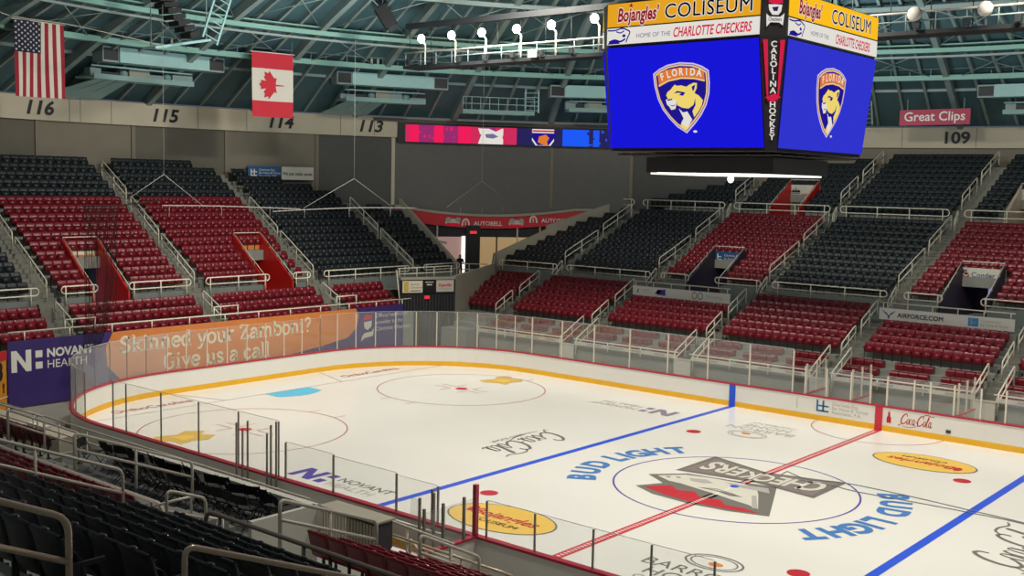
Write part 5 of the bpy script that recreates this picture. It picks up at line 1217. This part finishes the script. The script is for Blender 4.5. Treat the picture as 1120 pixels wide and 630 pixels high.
# plan corners at screen bottom / screen top / header top for the four chamfered sides
def plan(w, d, c): return [(cx-w+c,cy-d), (cx+w-c,cy-d), (cx+w,cy-d+c), (cx+w,cy+d-c), (cx+w-c,cy+d), (cx-w+c,cy+d), (cx-w,cy+d-c), (cx-w,cy-d+c)]
PB, PW = plan(3.10, 3.42, .24), plan(3.38, 3.95, .58)
PT = [(x, y) for x, y in plan(3.42, 4.02, .60)]
b = MB(); vs = [(x*.985+cx*.015, y*.985+cy*.015, ZB) for x, y in PB]+[(x*.985+cx*.015, y*.985+cy*.015, ZW) for x, y in PW]+[(x*.985, y*.985, ZT) for x, y in PT]
fs = [(i, (i+1) % 8, 8+(i+1) % 8, 8+i) for i in range(8)]+[(8+i, 8+(i+1) % 8, 16+(i+1) % 8, 16+i) for i in range(8)]+[tuple(range(8))[::-1], tuple(range(16, 24))]
b.add(vs, fs); under(b.build('cabinet', M['e_black']), SB)
def face3(p, q, s, u):   # four 3D corners -> bilinear frame (bl, br, tr, tl)
    p, q, s, u = map(Vector, (p, q, s, u)); n = (q-p).cross(u-p).normalized()
    W_, H_ = (q-p).length, ((u-p).length+(s-q).length)/2
    class FF: pass
    f = FF(); f.W = W_; f.H = H_; f.p = lambda x, y, z=0: p.lerp(q, x/W_).lerp(u.lerp(s, x/W_), y/H_)+n*z
    return f
def crest(b, fr, cx_, cy_, s, base, sy=.84):
    """panther crest; u,v in the 100-unit drawing, s metres per unit. slots: base+0 white,1 gold line,2 navy,3 orange,4 gold,5 pale"""
    g = lambda pts: [(cx_+(x-53)*s, cy_-(y-43.5)*s*sy) for x, y in pts]
    sh = [(23,16),(30,11),(39,7),(53,5),(67,6.5),(76,10),(83,15),(83.5,28),(82.5,40),(79,52),(73,63),(66,72),(57,82),(47,75),(39,66),(32,56),(27,44),(24,30)]
    def inset(pts, k, cx0=54, cy0=38): return [(cx0+(x-cx0)*k, cy0+(y-cy0)*k) for x, y in pts]
    poly2(b, fr, g(sh), base+5, .02); poly2(b, fr, g(inset(sh, .955)), base+2, .026); poly2(b, fr, g(inset(sh, .935)), base+1, .032); poly2(b, fr, g(inset(sh, .885)), base+2, .038)
    band = [(28.5,17),(38,12.5),(53,10.5),(68,12),(78.5,16.5),(78.6,24.5),(68,21.5),(54,20.5),(40,23),(29.5,28.5)]
    poly2(b, fr, g(band), base+3, .044); ribbon(b, fr, g([(29.3,29.5),(40,24.2),(54,21.8),(68,22.8),(78.8,25.8)]), 1.6*s, base+1, .05)
    for ch, x, y, r_ in zip('FLORIDA', (34.5,41,47.5,54.2,60,66.3,73), (23.2,20.8,19.4,18.8,18.9,19.5,20.8), (18,12,6,0,-3,-6,-10)):
        if ch == ' ': continue
        o = Vector(fr.p(*g([(x, y)])[0])); ca, sa = math.cos(R(r_)), math.sin(R(r_)); X_ = (Vector(fr.p(cx_+1, cy_))-Vector(fr.p(cx_, cy_))).normalized(); Y_ = (Vector(fr.p(cx_, cy_+1))-Vector(fr.p(cx_, cy_))).normalized()
        f2 = Frame(o, X_*ca+Y_*sa, Y_*ca-X_*sa); text_mesh(b, f2, ch, 0, 0, 9.0*s, base+0, .055, bold=.03, sx=.82)
    head = [(37,40),(38.5,36.5),(42,34),(44.5,31),(47,28.5),(48.5,30),(54,29.8),(59,31.5),(62.5,29.5),(67,27.5),(70.5,28),(70,33.5),(67.5,38.5),(72,41.5),(76,46.5),(74.5,52),(70.5,59),(66,64.5),(64.5,58),(68,51.5),(68,44),(66,51),(60.5,55),(54,54),(48.5,51),(48,47),(45,44.5),(39,44.5)]
    poly2(b, fr, g(head), base+4, .05)
    poly2(b, fr, g([(36.5,44.5),(42,43.5),(47.5,44.8),(48,49),(46.5,55),(42,56),(40,52.5),(37.5,50)]), base+0, .056)
    poly2(b, fr, g([(50,54.5),(54.5,59),(59,58),(64,67),(58.5,76),(52,70.5),(54.8,65.5)]), base+0, .056); poly2(b, fr, g([(52,70.5),(58.5,76),(56.5,79),(51,75)]), base+4, .054)
    poly2(b, fr, g([(45.5,38.5),(49,35.5),(54,36.5),(58,37.5),(55.5,41),(51,40.2),(53.5,38.2),(49.5,37.5)]), base+2, .06)
    poly2(b, fr, g([(65,31.5),(69,29.5),(67.5,35),(65.8,36.5)]), base+2, .06); poly2(b, fr, g([(38,44.5),(43.5,43.6),(44,44.9),(39,46)]), base+2, .062); poly2(b, fr, g([(39.5,49.8),(43.5,51.2),(46.5,50.2),(46.5,51.1),(43.5,52.2)]), base+2, .062)
    poly2(b, fr, g(ell2(66, 80, 2.2, 1.3, 10)), base+0, .03)
def header(fr, W, H1, H2, ym, side):
    """fr: frame at the bottom of the white band"""
    b = MB(); mats = [M['e_white'], M[ym], M['e_maroon'], M['e_black'], M['e_red'], M['e_grey'], M['e_navy'], M['e_white']]
    rect2(b, fr, .03, W-.03, .03, H1-.02, 0, .004); rect2(b, fr, .03, W-.03, H1+.02, H1+H2-.02, 1, .004)
    for off, bo, mi, dz in ((0, .036, 7, .008), (0, .004, 3, .012)):
        text_mesh(b, fr, 'COLISEUM', W*.675, H1+.16, .64, mi, dz, bold=bo, sx=1.0, spacing=1.05)
    for bo, mi, dz in ((.07, 7, .008), (.03, 2, .012)): text_mesh(b, fr, "Bojangles'", W*.215, H1+.18, .60, mi, dz, bold=bo, shear=.15, sx=.66)
    st = [(W*.17+.09*math.sin(PI*i/5)*(1 if i % 2 == 0 else .45), H1+.66+.09*math.cos(PI*i/5)*(1 if i % 2 == 0 else .45)) for i in range(10)]; poly2(b, fr, st, 2, .014)
    text_mesh(b, fr, 'HOME OF THE', W*.325, .20, .20, 5, .008, bold=.005); text_mesh(b, fr, 'CHARLOTTE CHECKERS', W*.70, .14, .42, 4, .008, bold=.022, shear=.22, sx=.60)
    ribbon(b, fr, spline([(W*.01,.50),(W*.06,.49),(W*.11,.54),(W*.145,.48),(W*.165,.40),(W*.15,.22),(W*.14,.08)], 5), .045, 6, .008)
    ribbon(b, fr, spline([(W*.07,.45),(W*.10,.40),(W*.125,.46)], 4), .04, 6, .009); ribbon(b, fr, spline([(W*.02,.12),(W*.06,.18),(W*.10,.12),(W*.135,.2)], 4), .06, 6, .009); poly2(b, fr, ell2(W*.125,.30,.07,.05,10), 6, .009); poly2(b, fr, [(W*.01,.05),(W*.10,.05),(W*.08,.15),(W*.03,.16)], 6, .0085)
    return under(b.build('header_sign', mats), SB)
SIDES = [(0, 1), (2, 3), (4, 5), (6, 7)]
for n, (i, j) in enumerate(SIDES):
    bl, br, tl, tr = (*PB[i], ZB+.05), (*PB[j], ZB+.05), (*PW[i], ZW-.04), (*PW[j], ZW-.04)
    F = face3(bl, br, tr, tl); b = MB(); b.poly([F.p(.05, .05, .012), F.p(F.W-.05, .05, .012), F.p(F.W-.05, F.H-.03, .012), F.p(.05, F.H-.03, .012)])
    s = under(b.build('screen', M['e_blue'] if n != 1 else M['e_blue2']), SB); s['label'] = 'bright blue screen'
    if n < 2:
        b = MB(); crest(b, F, F.W*.50 if n == 0 else F.W*.5, F.H*.485, .0345, 0); b.build('screen_crest', [M['e_white'], M['e_gold2'], M['e_navy'], M['e_orange'], M['e_gold'], M['e_pale']], s)['label'] = 'gold panther crest on the screen'
    H = Frame((*PW[i], ZW), (PW[j][0]-PW[i][0], PW[j][1]-PW[i][1], 0), (0,0,1)); header(H, (Vector(PW[j])-Vector(PW[i])).length, ZY-ZW, ZT-ZY, 'e_yel' if n == 0 else 'e_yel2', n)
# front right corner column with its vertical lettering
CF = face3((*PB[1], ZB), (*PB[2], ZB), (*PW[2], ZW), (*PW[1], ZW)); b = MB(); W_ = CF.W; H_ = CF.H
b.poly([CF.p(W_*.16, H_*.50, .03), CF.p(W_*.26, H_*.42, .03), CF.p(W_*.26, H_*.965, .03), CF.p(W_*.08, H_*.965, .03)], 1); b.poly([CF.p(W_*.74, H_*.42, .03), CF.p(W_*.84, H_*.50, .03), CF.p(W_*.92, H_*.965, .03), CF.p(W_*.74, H_*.965, .03)], 1)
word = 'CAROLINA'
X_ = (CF.p(W_, H_*.5)-CF.p(0, H_*.5)).normalized(); Y_ = (CF.p(W_*.5, H_)-CF.p(W_*.5, 0)).normalized()
for k, ch in enumerate(word): text_mesh(b, Frame(CF.p(W_*.5, H_*(.905-.057*k)), X_, Y_), ch, 0, 0, .24, 0, .04, bold=.02, sx=1.15)
for k, ch in enumerate('HOCKEY'): text_mesh(b, Frame(CF.p(W_*.5, H_*(.385-.057*k)), X_, Y_), ch, 0, 0, .24, 0, .04, bold=.02, sx=1.15)
f2 = Frame(CF.p(W_*.5, H_*.468), X_, Y_); poly2(b, f2, [(-.24,.0),(0,-.14),(.24,.02),(.05,.13)], 1, .04)
under(b.build('corner_lettering', [M['e_white'], M['e_red']]), SB)['label'] = 'vertical CAROLINA HOCKEY lettering'
C2 = face3((*PW[1], ZW), (*PW[2], ZW), (*PT[2], ZT), (*PT[1], ZT)); b = MB(); W2, H2 = C2.W, C2.H; g2 = lambda pts, o: b.poly([C2.p(W2*x, H2*y, o) for x, y in pts], mi_)
mi_ = 0; g2([(.25,.66),(.75,.66),(.72,.52),(.62,.44),(.40,.44),(.28,.54)], .03); mi_ = 1; g2([(.24,.70),(.30,.86),(.5,.92),(.7,.86),(.78,.70),(.5,.66)], .035); mi_ = 2; g2([(.38,.60),(.62,.62),(.58,.52),(.44,.52)], .036)
mi_ = 0; g2([(.18,.46),(.30,.40),(.70,.40),(.84,.48),(.80,.22),(.66,.28),(.34,.28),(.20,.18)], .037); text_mesh(b, Frame(C2.p(W2*.5, H2*.31), X_, (0,0,1)), 'Checkers', 0, 0, .15, 2, .045, bold=.02, sx=.7)
under(b.build('corner_logo', [M['e_white'], M['e_red'], M['e_dkblue']]), SB)
# under-structure: lattice, dark box and white light strip
b = MB()
for k in range(9): x = cx-2.7+.67*k; b.tube([(x, cy-3.0, ZB-.08), (x+.3, cy+3.0, ZB-.08)], .03, 5)
for k in range(8): y = cy-2.9+.8*k; b.tube([(cx-2.9, y, ZB-.1), (cx+2.9, y, ZB-.1)], .03, 5)
under(b.build('bottom_frame', M['darkgrey']), SB)
b = MB(); b.box(cx-2.35, cx+2.4, cy-2.0, cy+2.0, ZB-.68, ZB-.16); under(b.build('lower_box', M['darkgrey']), SB)
b = MB(); b.add([(cx-1.9,cy-2.01,ZB-.68),(cx+1.9,cy-2.01,ZB-.68),(cx+2.2,cy-1.6,ZB-.70),(cx-2.2,cy-1.6,ZB-.70)], [(0,3,2,1)]); b.box(cx-2.2, cx+2.25, cy-1.95, cy+1.9, ZB-.74, ZB-.685); under(b.build('light_strip', M['lampwhite']), SB)
b = MB(); b.sphere((cx+.75, cy-1.7, ZB-.86), .11, .11, .13, 10); under(b.build('pendant_lamp', M['lampwhite']), SB)
for dx in (-2.2, 2.2):
    for dy in (-2.2, 2.2): b = MB(); b.tube([(cx+dx, cy+dy, ZT), (cx+dx, cy+dy, 24)], .04, 6); under(b.build('hanger', M['dark']), SB)
t = thing('speaker_cluster', 'black loudspeaker cluster with white brackets right of the scoreboard', 'loudspeaker', (-1.2, 8.2, 14.8))
c = Vector((-2.3, 8.3, 15.5))
for k in range(4):
    b = MB(); b.cbox(c+Vector((.05*k, 0, .85-.42*k)), (.62,.1,0), (0,.4,0), (.02,0,.19)); under(b.build('cabinet', M['black']), t)
    b = MB(); b.cbox(c+Vector((-.1+.05*k, -.42, .68-.42*k)), (.5,0,.03), (0,.02,0), (0,0,.022)); under(b.build('bracket', M['offwhite']), t)
b = MB(); b.tube([c+Vector((0,0,1)), c+Vector((0,0,3.5))], .04, 5); under(b.build('hanger', M['rib']), t)

# ------------------------------------------------------------------ near side: deck of stacked chairs, bench, rails
DK = thing('raised_deck', 'grey raised deck on the near side carrying black folding chairs', 'platform', (-7,-18,0))
b = MB(); b.box(-13.4, -2.5, -19.1, -17.2, 1.83, 1.95); under(b.build('deck_top', M['deck']), DK)
b = MB(); b.box(-11.6, -2.45, -17.2, -17.05, -.06, 2.40); under(b.build('front_wall', M['riser']), DK); b = MB(); b.box(-11.65, -2.42, -17.24, -17.02, 2.40, 2.47); under(b.build('front_ledge', M['offwhite']), DK); b = MB(); b.box(-13.5, -13.4, -19.1, -17.2, 1.78, 1.98); under(b.build('side_edge', M['beige']), DK)
b = MB(); b.box(-2.5, -2.38, -19.1, -17.1, -.06, 2.47); under(b.build('end_panel', M['offwhite']), DK)
b = MB(); b.box(-13.4, -2.5, -19.05, -18.97, -.06, 1.83); under(b.build('skirt', M['deck']), DK)
def chair_meshes():
    out = []
    a = MB(); a.add([(-.22,0,.44),(.22,0,.44),(.21,-.40,.46),(-.21,-.40,.46),(-.22,0,.475),(.22,0,.475),(.21,-.40,.50),(-.21,-.40,.50)], [(0,1,2,3),(4,7,6,5),(0,4,5,1),(1,5,6,2),(2,6,7,3),(3,7,4,0)]); out.append(('seat', a.mesh('seat', M['black'])))
    a = MB(); vs = []
    for z, y in ((.62,.12),(.74,.15),(.86,.19)):
        for x, dy in ((-.22,0),(-.1,.02),(.1,.02),(.22,0)): vs += [(x, y+dy, z)]
    vs += [(x, y+.02, z) for x, y, z in vs]; fs = [(r*4+i, r*4+i+1, r*4+i+5, r*4+i+4) for r in range(2) for i in range(3)]; fs += [tuple(12+k for k in f[::-1]) for f in fs]; a.add(vs, fs, 0, True); out.append(('backrest', a.mesh('backrest', M['black'])))
    for s in (-1, 1):
        a = MB(); a.tube([(s*.23,-.42,.01), (s*.23,.0,.46), (s*.23,.20,.88)], .013, 6); out.append(('leg', a.mesh('leg', M['stand'])))
        a = MB(); a.tube([(s*.205,.30,.01), (s*.205,-.12,.46)], .013, 6); out.append(('leg', a.mesh('leg', M['stand'])))
    a = MB(); a.tube([(-.23,-.27,.18), (.23,-.27,.18)], .010, 5); a.tube([(-.205,.22,.10), (.205,.22,.10)], .010, 5); out.append(('crossbar', a.mesh('crossbar', M['stand'])))
    return out
CM = chair_meshes(); random.seed(11)
for i in range(21):
    r_ = thing('folding_chair', 'black folding chair on the grey near deck, %s from its far end' % (ORD+['twenty-first'])[i], 'chair', (-10.9+.405*i, -17.85-.10*math.sin(i*1.7), 1.955), 'black folding chairs on the deck')
    r_.rotation_euler = (0, 0, R(180+random.uniform(-28, 28)))
    for nm, me in CM: o = bpy.data.objects.new(nm, me); COL.objects.link(o); o.parent = r_
for i in range(13):
    r_ = thing('folding_chair', 'black folding chair in the back row on the deck, %s from the far end' % ORD[i], 'chair', (-9.0+.46*i, -18.5, 1.955), 'black folding chairs on the deck')
    r_.rotation_euler = (0, 0, R(180+random.uniform(-32, 32)))
    for nm, me in CM: o = bpy.data.objects.new(nm, me); COL.objects.link(o); o.parent = r_
r_ = thing('folding_chair', 'single black chair standing apart at the far corner of the deck', 'chair', (-11.5,-18.2,1.955), 'black folding chairs on the deck'); r_.rotation_euler = (0,0,R(120))
for nm, me in CM: o = bpy.data.objects.new(nm, me); COL.objects.link(o); o.parent = r_
guard('long pale two bar rail between the chair deck and the near boards', [(-25.5,-15.0,1.68), (-5.2,-15.0,1.60)], drop=1.7, gap=.45, loops=False, step=1.95, m='railtan')
guard('second pale rail along the tan walkway at the left frame edge', [(-30.5,-16.0,2.0), (-19.2,-15.6,1.9)], drop=1.1, gap=.4, loops=False, step=2.2, m='railtan')
t = thing('walkway_ledge', 'tan ledge beside the dark red seats at the left frame edge', 'ledge', (-24,-14,.5)); b = MB(); b.box(-28.5, -20.3, -14.4, -13.5, -.06, .72); under(b.build('slab', M['beige']), t)
t = thing('ledge_box', 'white blocks lying on the tan ledge', 'box', (-22.5,-14.05,.72)); b = MB(); b.box(-23.2, -21.9, -14.2, -13.9, .72, .86); under(b.build('block', M['offwhite']), t)
def loopend(label, p, q, z0, h=.95, m='rail'): return handrail(label, p, q, h, h, m=m, mid=0)
# stair rails of the near stand
handrail('tan foreground handrail at the lower left frame edge', (11.28,-33.0,8.05), (11.28,-30.95,7.10), 1.02, 1.02, r=.026, m='steel', low=.33, mid=1, n=10)
handrail('tan foreground handrail at the bottom centre left', (11.28,-29.98,6.68), (11.28,-25.6,4.86), 1.0, 1.02, r=.026, m='steel', low=.33, mid=2, n=10)
handrail('cream handrail in the near aisle before the dark red seats', (3.35,-28.6,6.2), (3.35,-25.82,5.02), 1.0, 1.02, r=.026, low=.36, mid=1, n=8, m='railtan')
handrail('short cream crossing handrail with rounded ends in the near aisle', (3.5,-25.15,4.66), (3.5,-24.42,4.40), .96, .94, r=.026, low=.34, mid=0, n=8, m='railtan')
t = thing('rail_hoop', 'small curved cream hoop behind the short crossing handrail', 'rail', (3.0,-24.5,3.9)); b = MB(); b.tube([(2.9,-25.0,4.2),(2.9,-25.0,5.2)]+[(2.9+.35*math.sin(PI*i/8), -25.0+.35*(1-math.cos(PI*i/8)), 5.2+.14*math.sin(PI*i/8)) for i in range(1, 9)]+[(2.95,-24.3,4.4)], .024, 6); under(b.build('hoop', M['rail']), t)
b = MB(); b.tube([(2.6,-24.2,3.75),(2.6,-24.2,4.6),(2.75,-23.9,4.75),(2.95,-23.7,4.7),(2.95,-23.7,3.75)], .024, 6); under(b.build('small_hoop', M['rail']), t)
guard('dark looped guard rail before the black foreground seats', [(4.2,-24.78,5.32), (10.7,-24.78,5.32)], drop=1.2, gap=.36, m='railshade', step=2.1, n=8)
guard('cream guard rail before the dark red near seats', [(-3.4,-24.75,5.15), (2.6,-24.75,5.15)], drop=1.2, gap=.36, step=2.1, m='railtan')
guard('cream guard rail before the far black near seats', [(-11.2,-24.75,5.15), (-4.7,-24.75,5.15)], drop=1.2, gap=.36, step=2.1)
handrail('pale handrail down the near lower aisle beside the white panel', (3.5,-22.9,4.0), (3.5,-20.6,3.1), 1.0, 1.0, low=.36, mid=1, n=8, m='railtan')
handrail('pale handrail at the lower near steps below the deck end', (3.5,-19.4,2.6), (3.5,-17.6,1.7), .95, .95, low=.36, mid=1, n=8, m='railtan')
handrail('pale handrail in the near aisle left of the deck', (-11.75,-20.4,3.0), (-11.75,-18.3,2.0), .95, .95, low=.36, mid=1, m='railtan')
handrail('pale handrail in the near aisle furthest left', (-19.4,-21.4,3.4), (-19.4,-18.3,2.0), .95, .95, low=.36, mid=1, m='railtan')
handrail('pale upper handrail in the near aisle left of the deck', (-11.75,-22.6,3.95), (-11.75,-20.9,3.25), .95, .95, low=.36, mid=0, m='railtan')
handrail('pale handrail in the near aisle above the deck', (-4.05,-22.6,3.95), (-4.05,-19.6,2.75), .95, .95, low=.36, mid=1, m='railtan')
# team bench behind the near boards
t = thing('team_bench', 'white team bench with red edges behind the near boards', 'bench', (-3.0,-14.2,0)); b = MB(); b.box(-4.6, -1.35, -14.45, -14.05, .50, .56); under(b.build('seat', M['white']), t)
b = MB(); b.box(-4.6, -1.35, -14.05, -14.01, .44, .57); under(b.build('front_edge', M['redcap']), t)
for x in (-4.4, -3.0, -1.6): b = MB(); b.box(x-.05, x+.05, -14.4, -14.1, -.06, .5); under(b.build('leg', M['redcap']), t)
t = thing('bench_wall', 'pale bench wall with an orange stripe beside the near boards', 'wall panel', (-3.4,-13.55,0)); b = MB(); b.box(-5.4, -1.6, -13.38, -13.30, -.05, 1.02); under(b.build('panel', M['offwhite']), t)
b = MB(); b.box(-5.4, -1.9, -13.40, -13.385, .34, .62); under(b.build('stripe', M['yellow']), t)
t = thing('bench_divider', 'red posted glass divider at the end of the near team bench', 'glass partition', (-.6,-13.9,0))
b = MB(); b.box(-.66, -.54, -13.2, -13.08, 1.1, 2.55); under(b.build('red_post', M['redcap']), t); b = MB(); b.box(-.64, -.56, -15.2, -13.2, -.05, 1.1); under(b.build('low_wall', M['offwhite']), t); b = MB(); b.box(-.68, -.52, -15.2, -13.2, 1.1, 1.16); under(b.build('cap_rail', M['redcap']), t)
for y in (-13.6, -14.4, -15.1): b = MB(); b.box(-.635, -.565, y-.03, y+.03, 1.16, 2.3); under(b.build('post', M['post']), t)
b = MB(); b.box(-.606, -.594, -15.1, -13.2, 1.16, 2.2); under(b.build('pane', M['glass']), t)
t = thing('glass_partition', 'grey posted glass partition left of the red post', 'glass partition', (-2.0,-13.8,0))
for x, y in ((-2.1,-13.25), (-1.8,-13.5), (-1.75,-14.1)): b = MB(); b.box(x-.03, x+.03, y-.03, y+.03, -.05, 2.15); under(b.build('post', M['post']), t)
b = MB(); b.box(-2.1, -1.74, -14.1, -14.09, .2, 2.1); under(b.build('pane', M['glass']), t)
t = thing('gate_posts', 'cluster of thin upright posts at the near boards gate', 'gate', (-10,-13.2,0))
for x, h in ((-11.05, 2.6), (-10.72, 2.45), (-10.45, 2.75), (-9.45, 2.5), (-9.25, 2.8), (-8.98, 2.95)): b = MB(); b.box(x-.022, x+.022, -13.24, -13.19, -.05, h); under(b.build('post', M['post']), t)
t = thing('slatted_desk', 'cream and grey slatted desk beside the white deck panel', 'desk', (-1.3,-16.9,0)); b = MB(); b.box(-2.35, -.3, -17.0, -16.5, 1.7, 2.4); under(b.build('body', M['darkgrey']), t)
for i in range(18): b = MB(); b.box(-2.32+.111*i, -2.25+.111*i, -17.04, -17.0, 1.75, 2.34); under(b.build('slat', M['cream'] if i < 9 else M['beige']), t)
b = MB(); b.box(-2.38, -.25, -17.05, -16.45, 2.4, 2.45); under(b.build('top', M['beige']), t)
for x in (-2.3, -.36):
    for y in (-16.95, -16.55): b = MB(); b.box(x-.03, x+.03, y-.03, y+.03, -.06, 1.7); under(b.build('leg', M['dark']), t)
guard('pale rail along the near walkway in front of the slatted barrier', [(-2.3,-15.6,2.0), (.9,-15.6,1.85)], drop=2.0, gap=.4, loops=False, step=1.6, m='railtan')
guard('tan rail beside the dark box at the near bench', [(-1.2,-16.2,1.9), (3.4,-16.4,1.9)], drop=1.9, gap=.42, loops=False, step=1.5, m='steel')
t = thing('dark_box', 'dark green equipment box beside the near bench rails', 'box', (.6,-15.3,0)); b = MB(); b.prism([(.1,-15.7,-.06),(1.6,-15.7,-.06),(1.6,-15.7,.80),(.9,-15.7,1.0),(.1,-15.7,1.0)], (0,.8,0)); under(b.build('case', M['riser']), t); b = MB(); b.box(.3, 1.2, -14.88, -14.8, .35, .42); under(b.build('handle', M['dark']), t)
handrail('tan sloping rail beside the dark equipment box', (-.2,-16.0,.9), (2.4,-17.2,.3), .95, .95, m='steel', low=.4, mid=1)
t = thing('black_bench_clamp', 'black metal rack at the end of the white team bench', 'rack', (-1.4,-15.6,0)); b = MB(); b.box(-1.6, -1.2, -16.3, -15.5, .9, 1.0); under(b.build('top', M['black']), t)
for y in (-16.2, -15.6): b = MB(); b.box(-1.55, -1.25, y-.04, y+.04, -.06, .9); under(b.build('leg', M['black']), t)
# curved glass door frame at the bottom edge of the picture
t = thing('bench_door_glass', 'rounded glass door with black edges at the bottom of the frame', 'glass door', (8.75,-13.1,0))
b = MB(); b.box(8.28, 9.2, -13.06, -13.04, .1, 2.2); under(b.build('pane', M['glass']), t)
for x in (8.28, 9.2): b = MB(); b.box(x-.03, x+.03, -13.08, -13.02, .1, 2.18); under(b.build('edge', M['black']), t)
# thin cable lying on the ice
t = thing('ice_cable', 'thin grey cable lying across the ice from the emblem', 'cable', (3.5,3,.01)); b = MB()
b.tube(spline([(.4,3.3,.02),(.9,3.0,.02),(1.5,2.75,.02),(2.3,3.15,.02),(3.2,3.29,.02),(5.2,3.2,.02),(7.15,2.97,.02),(9,2.74,.02),(13,1.9,.02)], 8), .016, 5)
b.tube(spline([(.4,3.3,.02),(.55,2.5,.02),(1.3,2.5,.02),(2.4,2.6,.02),(3.58,2.45,.02),(5.6,2.60,.02),(7.38,2.67,.02),(9,2.62,.02),(13,1.85,.02)], 8), .016, 5)
under(b.build('cable', M['cable']), t)
# ------------------------------------------------------------------ camera, light, view
cam = bpy.data.cameras.new('camera'); co = bpy.data.objects.new('camera', cam); COL.objects.link(co); SC.camera = co
cam.sensor_width = 36; cam.lens = CAM_F/1120*36; cam.clip_end = 300
mw = Matrix((CR_, CU_, -CF_)).transposed().to_4x4(); mw.translation = CAM_LOC; co.matrix_world = mw
w = bpy.data.worlds.new('world'); SC.world = w; w.use_nodes = True; w.node_tree.nodes['Background'].inputs[0].default_value = (.80, .90, 1.0, 1); w.node_tree.nodes['Background'].inputs[1].default_value = .10
def area(x, y, z, sx, sy, e, tgt=None, col=(1, .95, .84), spread=150):
    l = bpy.data.lights.new('flood_or_fill', 'AREA'); l.shape = 'RECTANGLE'; l.size = sx; l.size_y = sy; l.energy = e; l.color = col; l.spread = R(spread)
    o = bpy.data.objects.new('flood_or_fill', l); COL.objects.link(o); o.location = (x, y, z)
    o.rotation_euler = (Vector(tgt or (x, y, 0))-o.location).to_track_quat('-Z', 'Y').to_euler(); return o
for x in (-21, -7, 7, 21):
    for y in (-8, 8): area(x, y, 19.5, 3.0, 1.2, 760, (x*.95, y*.8, 0), spread=120)
for x in (-18, -2, 14): area(x, 6, 21, 2, 1, 760, (x, 30, 5), spread=110)
for y in (-6, 8): area(-12, y, 21, 2, 1, 800, (-38, y*1.2, 6), spread=110)
area(6, -20, 21, 1.5, .8, 430, (5, -25, 4), spread=110)  # unseen lamp added to brighten the near stand rails
for x, y in ((-20, 4), (-8, 20), (8, 24)): area(x, y, 14.5, 2, 2, 700, (x*1.5, y*1.4, 24), (.82, .97, 1.), 160)  # unseen uplights added to brighten the roof
SC.view_settings.view_transform = 'Standard'; SC.view_settings.look = 'None'; SC.view_settings.exposure = 0; SC.view_settings.gamma = 1; SC.view_settings.use_curve_mapping = False
SC.cycles.max_bounces = 6; SC.cycles.transparent_max_bounces = 24; SC.cycles.use_denoising = True
